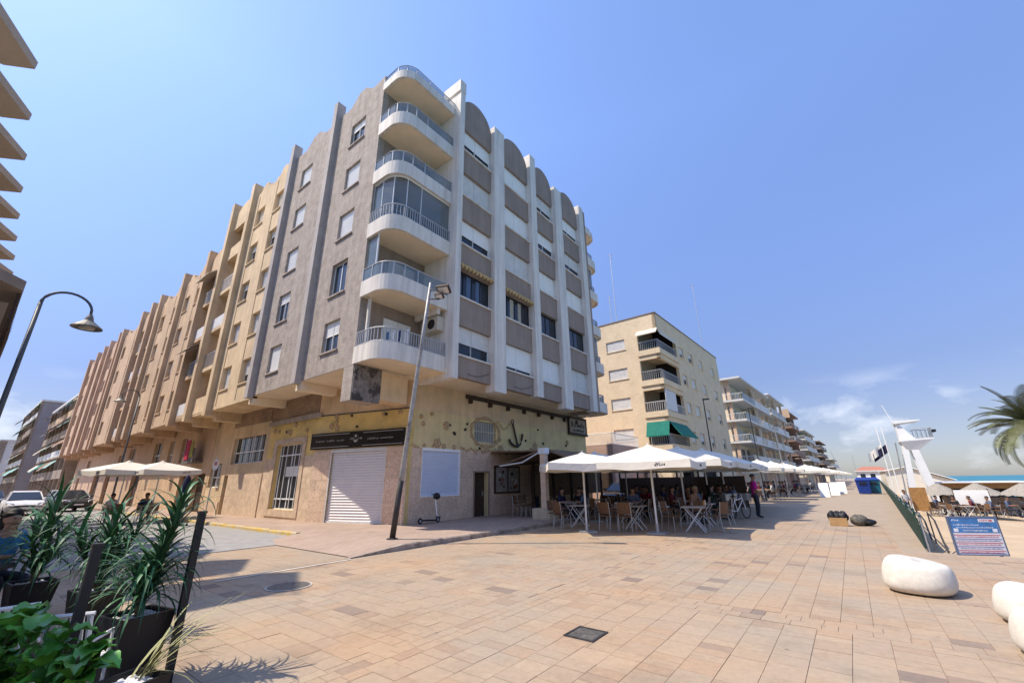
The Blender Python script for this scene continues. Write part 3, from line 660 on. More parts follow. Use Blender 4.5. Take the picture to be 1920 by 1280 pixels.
m = MB(FG); wall(m, hd[0]-.06, hd[1]+.06, hd[2], hd[3]+.06, .024, .06, [(hd[0], hd[1], 0, hd[3])]); m.build('door_frame', mat('worn_wood_frame', (.30, .21, .14), .8), GB)
MB(FG).box(hd[1]-.16, hd[1]-.12, -.239, -.2, 1.0, 1.2).build('handle', METAL, o)
o = MB(FG).box(hb[0], hb[1], -.3, -.24, hb[2], hb[3]).build('door', mat('blue_door', (.03, .06, .16), .6), GB)
wd = window(GB, FG, *hg, shut=0, depth=.12, cols=2, sill=False, glass=mat('grey_blind_glass', (.30, .28, .24), .4), frame=mat('cream_frame', (.56, .52, .42), .6))
m = MB(FG); 
for i in range(1, 9): x = hg[0]+(hg[1]-hg[0])*i/9; m.box(x-.012, x+.012, -.06, -.04, hg[2]+.02, hg[3]-.02)
m.box(hg[0]+.01, hg[1]-.01, -.039, -.02, 3.93, 3.97); m.build('window_bars', mat('cream_frame', (.56, .52, .42), .6), wd)
m = MB(FG); m.box(14.2, 25.5, .02, .09, 5.42, 5.62)
for i in range(8): m.box(14.4+i*1.45, 14.52+i*1.45, .0, .2, 5.2, 5.42)
m.build('beam_rail', DWOOD, GB)
rs = random.Random(4)                                # shells, rings and starfish fixed to the ochre wall
for i in range(46):
    if i < 9: F, a, c = FC, rs.uniform(.1, 4.7), rs.uniform(3.9, 4.5)
    elif i < 16: F, a, c = F0, rs.uniform(-23.2, -18.8), rs.uniform(4.0, 4.4)
    else: F, a, c = FG, rs.uniform(11.1, 23.5), rs.uniform(3.15, 4.5)
    if F is FG and (hg[0]-.2 < a < hg[1]+.2 and 3.3 < c < 4.6 or 17.2 < a < 18.8): continue
    m = MB(F); r = rs.choice((.05, .06, .09, .14, .18, .2)); n = 11
    if F is not FG: r = min(r, .12)
    ring = lambda rr, b, j=0: [(a+rr*(1+.22*math.sin(5*t+i))*math.cos(t), b, c+rr*(1+.22*math.sin(5*t+i))*math.sin(t)) for t in [2*math.pi*k/n for k in range(n)]]
    m.loft([ring(r, .002), ring(r, .05), ring(r*.6, .09), ring(r*.15, .06)]); m.build('wall_ornament', SHELL if r > .08 else IRON, GB)
m = MB(FG)                                           # garland of lumps along the lower edge and round the barred window
for i in range(120):
    t = i/120
    if i < 80: a, c = 11.0+12.6*i/80, 3.06+.06*math.sin(i*1.7)
    else:
        q = (i-80)/40*2*math.pi; a, c = 15.66+1.05*math.cos(q), 3.94+.68*math.sin(q)
    if hw_[0]-.1 < a < hw_[1]+.1 and c < 3.1: continue
    r = rs.uniform(.04, .13); m.loft([[(a+rr*math.cos(u), b, c+rr*math.sin(u)) for u in [2*math.pi*k/7 for k in range(7)]] for rr, b in ((r, .003), (r, .03), (r*.5, .07))])
o = m.build('shell_garland', SHELL, GB); o['kind'] = 'stuff'
an = thing('anchor', 'large black iron anchor fixed to the ochre restaurant wall', 'anchor', (X0+.1, 18, 4))
m = MB(FG); m.tube([(17.73, .1, 4.58), (18.16, .1, 3.42)], .05, 8); m.build('shank', IRON, an)
m = MB(FG); m.tube([(17.42, .1, 3.72), (17.55, .1, 3.55), (17.82, .1, 3.43), (18.15, .1, 3.38), (18.38, .1, 3.52), (18.52, .1, 3.78), (18.6, .1, 4.08)], .055, 8); m.build('arms', IRON, an)
m = MB(FG); m.tube([(17.72+.1*math.cos(t), .1, 4.66+.1*math.sin(t)) for t in [2*math.pi*k/12 for k in range(13)]], .025, 6); m.build('ring', IRON, an)
m = MB(FG); m.tube([(16.5+1.15*t, .06, 4.55-.35*math.sin(math.pi*t)**2) for t in [k/10 for k in range(11)]], .02, 6); m.build('rope', SHELL, an)
mb_ = thing('menu_board', 'dark framed double menu board with photos beside the restaurant door', 'menu board', (X0, 17.2, 1.1))
m = MB(FG); m.box(16.25, 18.3, .03, .09, 1.08, 2.38); m.build('frame', DWOOD, mb_)
for a0 in (16.36, 17.34):
    m = MB(FG); m.box(a0, a0+.86, .09, .097, 1.16, 2.3); pn = m.build('panel', mat('menu_paper', (.30, .26, .22), .5, .3, 6), mb_)
    m = MB(FG)
    for k in range(9):
        m.k = k % 3; x = a0+.1+rs.random()*.55; z = 1.25+rs.random()*.85; r = rs.uniform(.06, .13)
        m.plate([(x+r*math.cos(t), z+r*.8*math.sin(t)) for t in [2*math.pi*i/10 for i in range(10)]], .097+.001*k, .0985+.001*k)
    m.build('food_picture', [mat('dish_white', (.5, .48, .44), .5), DWOOD, mat('dish_red', (.25, .07, .04), .5)], pn)
rsn = thing('restaurant_sign', 'carved wooden restaurant sign with dark lettering under the overhang', 'sign', (X0, 25, 4.6))
m = MB(FG); m.box(23.7, 25.9, .06, .12, 4.62, 5.5); m.build('board', mat('sign_board_tan', (.34, .27, .2), .8, .2, 6), rsn)
m = MB(FG); m.box(23.6, 26, .05, .2, 4.45, 4.6); m.box(23.62, 23.7, .05, .16, 4.6, 5.52); m.box(25.9, 25.98, .05, .16, 4.6, 5.52); m.box(23.7, 25.9, .05, .2, 5.5, 5.62); m.build('frame', DWOOD, rsn)
m = MB(FG); strokes(m, 23.95, 25.7, 4.98, .34, .12, .14, 21); strokes(m, 24.1, 25.6, 4.7, .16, .12, .135, 22); m.build('lettering', IRON, rsn)
# antenna wires etc.
# ================================================================== BEIGE ROW ALONG THE STREET
def fin_mat(base): return base
def beige_block(label, a0, a1, ztop, nfl, bays, fins, wm, gf, seed):
    """bays: (a0, a1, kind) kind w = two window columns, b = recessed balconies"""
    rs_ = random.Random(seed); T = thing('apartment_building', label, 'building', ((a0+a1)/2, 14, 0))
    sl = [6.62+2.63*k for k in range(nfl)]; zr = sl[-1]+1.3+1.35
    MB().box(a0+.1, a1-.1, 9.6, 22, 5.95, zr-.3).build('inner_block', ROOM, T)
    MB(FL).box(a0, a1, -4, -.02, 5.6, 5.8).build('soffit', wm, T)
    MB(FL).box(a0, a1, -13, -.3, zr-.25, zr-.1).build('roof', wm, T)
    for (b0, b1, kd) in bays:
        L = b1-b0
        if kd == 'w':
            wn = [(b0+L*.12, b0+L*.12+1.15), (b1-L*.12-1.15, b1-L*.12)] if L > 3.6 else [(b0+L*.5-.5, b0+L*.5+.5)]
            hs = [(x0, x1, z, z+1.32) for x0, x1 in wn for z in sl]
            wall(MB(FL), b0, b1, 5.62, zr, -.3, 0, hs).build('wall', wm, T)
            for h in hs:
                f = rs_.choice((1, 1, .9, .6, .3, 1))
                if a0 > -48: window(T, FL, *h, shut=f, cols=1, depth=.2, sillmat=wm, smat=SHUTB if rs_.random() < .6 else CANVASB)
                else: simple_window(T, FL, *h, shut=f*.9, depth=.2, frame=SHUTB)
            m = MB(FL)
            for x0, x1 in wn:
                c = (x0+x1)/2; m.plate([(c+1.0, zr+.001), (c+.95, zr+.15), (c+.5, zr+.2)]+[(c+.5*math.cos(t), zr+.2+.42*math.sin(t)) for t in [math.pi*k/10 for k in range(1, 10)]]+[(c-.5, zr+.2), (c-.95, zr+.15), (c-1.0, zr+.001)], -.25, -.003)
            m.build('parapet', wm, T)
            m = MB(FL)
            for x0, x1 in wn: m.box(x0-.09, x0-.05, .001, .02, 5.8, zr-.2)
            m.build('drip_groove', mat('groove_brown', (.30, .20, .12), .9), T)
        else:
            for k, z in enumerate(sl):
                MB(FL).box(b0, b1, -1.2, 0, z-.92, z-.68).build('balcony_slab', wm, T)
                m = MB(FL)
                if k % 2 == 0:
                    m.box(b0+.02, b1-.02, -.1, -.02, z-.68, z+.05); m.build('balcony_parapet', wm if rs_.random() < .4 else SHUTB, T)
                else:
                    for i in range(int(L/.13)): x = b0+.06+i*.13; m.box(x, x+.022, -.07, -.045, z-.68, z+.2)
                    m.box(b0+.01, b1-.01, -.08, -.03, z+.2, z+.25); m.build('balcony_railing', METAL if k % 4 == 1 else SHUTB, T)
                if rs_.random() < .6: simple_window(T, fr(0, YL+1.25, 1, 0), b0+.3, b1-.3, z-.6, z+1.25, .7, 0.0)
                if rs_.random() < .3:
                    m = MB(FL); xa = b0+.25+rs_.random()*max(.1, L-1.3); m.box(xa, xa+.75, -1.2, -.9, z+.7, z+1.2); m.k = 1; m.plate([(xa+.37+.19*math.cos(t), z+.95+.19*math.sin(t)) for t in [2*math.pi*q/12 for q in range(12)]], -.9, -.89); m.build('air_conditioner', [SHUTB, BLACK], T)
                if rs_.random() < .12 and k: 
                    zt = z+1.5; m = MB(FL); m.loft([[(x, -.1, zt), (x, .75, zt-.75), (x, .75, zt-.8), (x, -.1, zt-.06)] for x in (b0+.05, b1-.05)]); m.build('awning', rs_.choice((CANVASB, CANVASB, TAUPEC, BROWNF)), T)
            MB(FL).box(b0, b1, -1.6, -1.24, 5.62, zr).build('recess_wall', wm, T)
            c = (b0+b1)/2; hw = L/2
            MB(FL).plate([(b0, sl[-1]+1.5), (b1, sl[-1]+1.5)]+[(c+hw*math.cos(t), zr-.3+1.0*math.sin(t)) for t in [math.pi*k/12 for k in range(13)]], -.25, -.003).build('arched_parapet', wm, T)
    for f in fins: MB(FL).box(f-.46, f, -1.3, .28, 5.35, zr+1.05).build('fin', wm, T)
    for f in fins: MB(FL).box(f-.5, f+.05, -1.6, -.3, 5.1, 5.6).build('bracket_beam', wm, T)
    # ground floor
    hs = [h for h in gf]
    wall(MB(F0), a0, min(a1, -23.42), 0, 5.59, -.35, 0, hs).build('ground_floor_wall', wm, T)
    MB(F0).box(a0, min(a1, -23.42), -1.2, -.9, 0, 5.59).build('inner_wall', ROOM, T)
    for h in hs:
        if h[3]-h[2] > 1.9: MB(F0).box(h[0], h[1], -.32, -.26, h[2], h[3]).build('door', DWOOD, T)
        else:
            wn_ = simple_window(T, F0, *h, shut=0, depth=.2, frame=ALU)
            m = MB(F0); n = max(2, int((h[1]-h[0])/.7))
            for i in range(1, n): x = h[0]+(h[1]-h[0])*i/n; m.box(x-.025, x+.025, -.16, -.13, h[2], h[3])
            m.box(h[0], h[1], -.13, -.11, h[2]+(h[3]-h[2])*.4, h[2]+(h[3]-h[2])*.4+.06); m.build('window_bars', ALU, wn_)
    return T
B1 = beige_block('tall beige apartment building with fins and recessed balconies beside the grey one', -31.1, -22.45, 20, 5,
    [(-27.42, -22.45, 'w'), (-30.85, -27.95, 'b')], [-27.45, -30.85], BEIGE,
    [(-28.05, -23.85, 2.78, 4.22), (-30.9, -29.2, 1.55, 2.9), (-28.5, -27.85, .12, 2.2)], 3)
MB(F0).box(-28.2, -23.45, .002, .06, 4.85, 5.58).build('brick_band', BRICKB, B1)
m = MB(F0); m.box(-31, -28.6, .002, .05, .12, .8); m.box(-27.8, -23.5, .002, .05, .12, 2.2); m.build('stone_plinth', STONEY, B1)
B2 = beige_block('lower beige apartment building with red towel on its first balcony', -46.1, -31.15, 16, 3+1, [(-34.0, -31.3, 'b'), (-39.6, -34.5, 'w'), (-46.0, -40.1, 'w')], [-34.05, -39.6, -46.0], BEIGE2,
    [(-33.6, -31.6, .12, 2.4), (-37.6, -36.4, 3.2, 4.9), (-40.5, -39.3, 3.2, 4.9), (-44.5, -42.5, 3.3, 5.0), (-36.5, -34.6, .12, 2.3)], 5)
m = MB(F0); m.box(-34.6, -32.6, -.05, .6, 3.05, 3.2); m.box(-34.6, -32.6, .52, .6, 3.2, 3.95); m.build('low_balcony', mat('grey_mesh', (.16, .14, .12), .8), B2)
MB(F0).box(-34.2, -33.4, .61, .64, 3.25, 4.5).build('red_towel', RED, B2); MB(F0).box(-33.3, -32.7, .61, .64, 3.4, 4.4).build('olive_towel', OLIVE, B2)
B3 = beige_block('tan apartment building with deep shaded balcony bays in the row', -61.1, -46.15, 16, 4, [(-48.6, -46.6, 'b'), (-52.0, -49.1, 'b'), (-59.8, -52.6, 'w')], [-48.7, -52.1, -59.9], PINKB,
    [(-49.5, -47, .12, 3), (-56.5, -54, 2.9, 4.6), (-60, -58, .12, 2.8), (-52.5, -50.5, 3.2, 5.0)], 6)
B4 = beige_block('pinkish beige end apartment building with many close fins', -79, -61.15, 16, 4, [(-66.0, -61.2, 'w'), (-69.2, -66.5, 'b'), (-73.2, -69.7, 'w'), (-78.9, -73.8, 'w')], [-61.6, -66.0, -69.2, -73.3, -78.5], mat('rose_render', (.58, .395, .27), .9, .14, .9, .3, 25, streak=.25),
    [(-66, -63, .12, 3), (-72, -70, 3, 4.7), (-76, -74.4, .12, 2.8)], 8)
# --- street blocks far beyond, with many awnings
def awning_block(label, x0, x1, y, zt, nfl, seed, wm, gable=True):
    rs_ = random.Random(seed); F = fr(0, y, 1, 0); T = thing('apartment_building', label, 'building', ((x0+x1)/2, y+6, 0))
    MB(F).box(x0, x1, -14, -1.2, 0, zt).build('wall', wm, T)
    MB(F).box(x0-.3, x1+.3, -14, .15, zt, zt+.35).build('roof', SHUTB, T)
    fh = (zt-3)/nfl; n = int((x1-x0)/4)
    for k in range(nfl):
        z = 3+fh*k; MB(F).box(x0, x1, -1.19, .1, z-.12, z+.12).build('balcony_slab', BROWNF, T)
        m = MB(F); m.box(x0, x1, .02, .09, z+.12, z+1.0); m.build('balcony_railing', rs_.choice((BROWNF, SHUTB, BEIGE2)), T)
        for i in range(n):
            a = x0+(x1-x0)*i/n
            simple_window(T, fr(0, y+1.19, 1, 0), a+.5, a+2.6, z+.2, z+2.2, .4, 0.)
            if rs_.random() < .85:
                mm = MB(F); zz = z+fh-.3; dp = rs_.uniform(.6, 1.2); mm.loft([[(x, -.1, zz), (x, dp, zz-dp*1.25), (x, dp, zz-dp*1.25-.1), (x, -.1, zz-.08)] for x in (a+.2, a+(x1-x0)/n-.2)])
                mm.build('awning', rs_.choice((GREENC, CANVASB, CANVASB, BLUEC, mat('pale_green_canvas', (.30, .46, .40), .85), BROWNF, TAUPEC, mat('terracotta_canvas', (.36, .2, .12), .9))), T)
    m = MB(F)
    for i in range(n+1): a = x0+(x1-x0)*i/n; m.box(a-.1, a+.1, -1.18, .11, 0, zt)
    m.build('party_wall', BROWNF, T)
    return T
T = awning_block('dark street block with rows of green and beige awnings beyond the beige row', -112, -80, 8.6, 14.5, 4, 2, BROWNF)
o = thing('rooftop_antenna', 'thin rooftop antenna mast on the street block with awnings', 'antenna', (-84, 10, 14.85))
m = MB(); m.tube([(-84, 10, 14.85), (-84, 10, 20)], .06, 6); m.tube([(-84.8, 10, 20), (-83.2, 10, 20)], .05, 6); m.build('mast', METAL, o)
T = awning_block('taller block with blank grey gable wall at the end of the street', -150, -119, 7.2, 17.5, 5, 4, ASHG)
MB().box(-118.95, -118.8, 7.4, 20, .2, 17.4).build('gable_wall', ASHG, T)
awning_block('pale stepped block at the far left end of the street', -240, -170, 5.5, 13.5, 4, 6, SHUTB)
# --- balcony block on the left side of the street, seen from below
T = thing('apartment_building', 'tall block at the left edge with pointed concrete balconies overhead', 'building', (-28, -8, 0))
MB().box(-60, -16.6, -18, -3.6, 0, 12.28).build('wall', CREAM, T)
SLABM = mat('beige_concrete', (.46, .385, .30), .85, .08, 1.5, .2, 40)
for k in range(12):
    x = -14.65-2.48*k; dy = .0375*2.48*k
    for z in (12.0,):
        pl = [(x, -1.27+dy), (x+1.45, -2.0+dy), (x+1.45, -3.62), (x-.9, -3.62), (x-.45, -1.78+dy)]
        b = MB().prism(pl, z, z+.24).build('balcony_slab', SLABM, T)
        m = MB(); railing(m, [(x-.5, -2.3), (x-.1, -2.0), (x+1.4, -2.6)], z+.24, z+1.1, .13, .014, .025); m.build('railing', METAL, b)
m = MB().prism([(-22, -3.59), (-22, .02), (-12.1, -.03), (-11.2, -.8), (-11.2, -3.59)], 5.3, 5.5); m.build('entrance_canopy', mat('brown_grey_concrete', (.28, .22, .17), .9, .2, 2), T)
m = MB(); m.box(-21.9, -12.3, -.09, -.04, 4.75, 5.29); m.build('canopy_fringe', DWOOD, T)
m = MB()
for i in range(60): x = -13.2-i*.15; m.quad((x, -.02, 5.28), (x-.14, -.02, 5.28), (x-.13, .02, 4.6+.2*math.sin(i*1.1)), (x-.01, .02, 4.55+.2*math.sin(i*.9)))
m.build('hanging_blind', TAUPEC, T)

# ================================================================== BUILDINGS ALONG THE PROMENADE
RU = (.0345, 1.)                                      # direction of the promenade
def setf(x, y): return fr(x, y, *RU)
# brick block
BX, BY = -11.95, 38.4; FE = setf(BX, BY); l_ = math.hypot(*RU); FS = fr(BX, BY, 1/l_, -.0345/l_)     # FS: a<0 towards the town
BK = thing('apartment_building', 'cream brick corner apartment block with green awning', 'building', (BX-4, BY+8, 0))
fl = [5.15, 8.12, 11.1, 14.08]; TOPZ = 17.15
def brick_face(F, a0, a1, holes): wall(MB(F), a0, a1, 0, TOPZ, -.3, 0, holes).build('wall', CBRICK, BK)
lo = [(-2.0, 0, z-.5, z+1.5) for z in fl]
hs = lo+[(-5.4, -3.35, z, z+1.1) for z in fl]
brick_face(FS, -12, 0, hs+[(-9.5, -7, .1, 2.6), (-5.6, -2.5, .1, 2.7)])
for h in hs[4:]:
    window(BK, FS, *h, shut=.95 if h[2] > 6 else .8, depth=.12, cols=1, sillmat=CBRICK, smat=SHUTB)
ew = [(y0, y1, z-.1, z+1.05) for z in fl for y0, y1 in ((6.1, 7.5), (9.0, 10.5), (12.9, 14.3), (17.8, 19.2))]
eh = [(0, 5.2, z-.5, z+1.5) for z in fl]
brick_face(FE, 0, 21.5, eh+ew+[(2, 6, .1, 2.8), (8, 13, .1, 2.8)])
for i, h in enumerate(ew):
    q_ = simple_window(BK, FE, *h, shut=(.9, .45, .7, 1, .6)[i*7 % 5], depth=.16); MB(FE).box(h[0]-.08, h[1]+.08, .001, .09, h[2]-.09, h[2]-.003).build('sill', CBRICK, q_)
MB(FE).box(.3, 21.4, -11, -2.4, 0, TOPZ-.2).build('inner_block', mat('warm_inner_wall', (.40, .31, .22), .9), BK)
MB(FE).box(5.3, 21.4, -2.38, -.35, 0, TOPZ-.2).build('inner_block', ROOM, BK)
MB(FE).box(-.06, 21.56, -12, .06, TOPZ, TOPZ+.09).build('roof_edge', mat('brown_coping', (.22, .15, .10), .8), BK)
for z in fl:
    s_b = MB(FE).box(.02, 5.18, -2.38, -.02, z-.78, z-.5).build('balcony', CBRICK, BK)
    m = MB(FE); m.box(-.12, 5.3, -.28, .12, z-1.05, z-.52); m.box(-.12, .28, -2.1, -.29, z-1.05, z-.52); m.build('brick_ledge', CBRICK, s_b)
    m = MB(FE); F2 = FE
    for i in range(24): a = .1+i*.215; m.box(a, a+.03, -.1, -.07, z-.5, z+.35)
    for i in range(9): b = -.2-i*.2; m.box(.08, .11, b, b+.03, z-.5, z+.35)
    m.box(.05, 5.2, -.11, -.06, z+.35, z+.4); m.box(.06, .11, -2.0, -.12, z+.35, z+.4); m.build('railing', METAL if z > 9 else SHUTB, s_b)
for z, md, mt_ in ((fl[0], 1.25, GREENC), (fl[3], .5, CANVASB)):
    m = MB(FE); zz = z+1.5
    m.loft([[(a, -.02, zz), (a, .9 if z < 6 else .2, zz-md), (a, .92 if z < 6 else .2, zz-md-.12), (a, -.02, zz-.08)] for a in (.3, 5.0)])
    m.build('awning', mt_, BK)
    m = MB(FS); m.loft([[(a, .02, zz), (a, .5, zz-md), (a, .5, zz-md-.1), (a, .02, zz-.08)] for a in (-2.0, .1)])
    m.build('awning', mt_, BK)
m = MB(FE); m.box(.2, 3.0, -.05, .0, fl[1]-.4, fl[1]+1.45); m.build('side_blind', SHUTB, BK)
for x, y, h in ((-16.5, 40, 9), (-17.2, 40.3, 4), (-12.3, 58.5, 11)):
    o = thing('rooftop_antenna', {9: 'tall thin aerial on the brick block roof', 4: 'short aerial beside the tall one on the brick block roof', 11: 'tall lattice aerial at the far end of the brick block roof'}[h], 'antenna', (x, y, TOPZ+.16))
    m = MB(); m.tube([(x, y, TOPZ+.1), (x, y, TOPZ+h)], .035, 5); m.tube([(x-.35, y, TOPZ+h-.2), (x+.35, y, TOPZ+h-.2)], .025, 4); m.tube([(x-.2, y, TOPZ+h-.7), (x+.2, y, TOPZ+h-.7)], .025, 4); m.build('mast', METAL, o)
# side wing with railing between the grey building and the brick block
o = thing('low_building', 'low pinkish wing with white terrace railing behind the parasols', 'building', (-17, 34, 0))
m = MB(); m.box(-24, -14.6, 32, 38, 0, 4.4); m.build('wall', mat('salmon_plaster', (.50, .33, .25), .9, .12, 1), o)
m = MB(); railing(m, [(-23, 32.05), (-14.7, 32.05), (-14.7, 37.8)], 4.4, 5.3, .14, .014, .03); m.build('railing', ALU, o)
for a in (-15.3, -17.2): MB().box(a-.45, a+.45, 31.95, 31.998, .1, 2.2).build('door', DWOOD, o)
# cream balcony blocks
def balcony_block(label, x, y, L, D, zt, fl_, seed, wm, col=True, rail=GLASS2, slabm=None):
    F = setf(x, y); T = thing('apartment_building', label, 'building', (x-4, y+L/2, 0)); rs_ = random.Random(seed); slabm = slabm or SHUTB
    MB(F).box(0.4, L, -12, -2.2, 0, zt-.3).build('wall', wm, T)
    MB(F).box(-.5, L+.4, -12.4, .25, zt-.25, zt).build('roof', slabm, T)
    MB(F).box(1.5, 3.2, -7, -4.5, zt, zt+1.1).build('chimney', SHUT, T)
    for z in fl_:
        s1 = MB(F).box(-.1, L, -3.6, .15, z-.15, z+.13).build('balcony', slabm, T)
        n = 5
        for i in range(n):
            a0 = .05+L*i/n; m = MB(F); m.box(a0, a0+L/n-.08, .05, .08, z+.18, z+1.0); m.build('railing_panel', rail if rs_.random() < .75 else SHUTB, s1)
        m = MB(F); m.box(0, L, .03, .1, z+1.0, z+1.06); m.box(-.07, -.02, -3.5, .1, z+.95, z+1.01)
        for i in range(18): m.box(-.06, -.03, -3.4+.19*i, -3.37+.19*i, z+.13, z+.95)
        m.build('railing', ALU, s1)
        for i in range(int(L/3.4)):
            a0 = 1.0+3.4*i; simple_window(T, setf(x-2.19*1, y), a0, a0+2.2, z+.15, z+2.2, rs_.choice((.2, .5, .8, 0)), -.02)
        simple_window(T, fr(x, y+.38, 1, 0), -6.5, -4.0, z+.2, z+2.1, .4, -.02)
        MB(F).box(L*.45, L*.45+.2, -2.19, .0, z+.131, z+2.5).build('divider_wall', wm, s1)
    if col:
        for a, b in ((.35, -1.5), (L*.45, -.35), (L-.4, -.35)): MB(F).box(a, a+.42, b-.42, b, 0, zt-.26).build('column', mat('peach_plaster', (.66, .47, .33), .85, .1, 1), T)
    return T
balcony_block('cream block with tall peach columns and stacked glass balconies after the brick block', -9.9, 66, 21, 10, 15.5, [3.55, 6.42, 9.4, 12.2], 1, CREAM)
balcony_block('second cream balcony block with red tiled roof hut on top', -9.2, 90, 17, 10, 16.6, [3.5, 6.6, 9.7, 12.9], 2, CREAM)
o = balcony_block('narrow reddish brown block with dark stacked loggias', -8.3, 113, 14, 8, 15.8, [3.3, 6.3, 9.4, 12.4], 3, BROWNR, False, BROWNR, BROWNR)
MB().box(-9.4, -8.1, 112.4, 112.9, 14.5, 16.4).build('parapet', PINKB, o)
balcony_block('pale distant balcony block beyond the brown one', -7.5, 134, 26, 8, 13.6, [3.3, 5.9, 8.5, 11.1], 4, CREAM, True, SHUTB)
balcony_block('brownish distant block near the end of the promenade', -6.0, 168, 24, 8, 12.8, [3.2, 5.6, 8.0, 10.4], 5, BROWNF, False, BROWNF, BROWNF)
balcony_block('small farthest block at the end of the row', -4.6, 210, 30, 8, 8.5, [3.0, 5.6], 6, CREAM, False, SHUTB)
# white beach club house with red roof at the end of the promenade
o = thing('beach_house', 'low white house with red tiled roof closing the promenade', 'building', (7.5, 165, 0))
MB().box(1.5, 8.5, 160, 172, -2.2, 3.0).build('wall', SHUT, o); MB().box(1.0, 9, 159.5, 173, 3.0, 3.3).build('eave', SHUTB, o)
MB().loft([[(1.2, 160, 3.3), (8.8, 160, 3.3), (8.8, 172, 3.3), (1.2, 172, 3.3)], [(3, 164, 4.4), (7, 164, 4.4), (7, 168, 4.4), (3, 168, 4.4)]]).build('roof', mat('red_tiles', (.42, .17, .11), .9), o)
for x in (2.2, 4.4, 6.6): MB().box(x, x+1.1, 159.96, 159.998, .6, 2.4).build('window', GLASS, o)
o = thing('boat_shed', 'long cream beach building with sloping roof behind the lifeguard tower', 'building', (8, 95, -1.4))
MB().loft([[(4.4, 92, -2.4), (12, 92, -2.4), (12, 92, .9), (7.2, 92, 2.9), (4.4, 92, 2.4)], [(4.4, 108, -2.4), (13, 108, -2.4), (13, 108, .9), (7.2, 108, 2.9), (4.4, 108, 2.4)]]).build('wall', mat('pale_cream_wall', (.70, .64, .53), .85, .06, 1), o)
MB().loft([[(4.2, 91.6, 2.41), (7.2, 91.6, 2.96), (12.3, 91.6, .92), (12.3, 91.6, 1.02), (7.2, 91.6, 3.1), (4.2, 91.6, 2.55)], [(4.2, 108, 2.41), (7.2, 108, 2.96), (13.2, 108, .92), (13.2, 108, 1.02), (7.2, 108, 3.1), (4.2, 108, 2.55)]]).build('roof', SHUT, o)
o = thing('harbour_crane', 'distant thin harbour crane behind the promenade end', 'crane', (-4, 330, 0))
m = MB(); m.tube([(-3, 330, 0), (-7, 330, 17)], .35, 5, .15); m.tube([(3, 332, 0), (3, 332, 14)], .12, 5); m.tube([(-3, 330, 0), (-3, 330, 5)], .6, 5); m.build('jib', METAL, o)

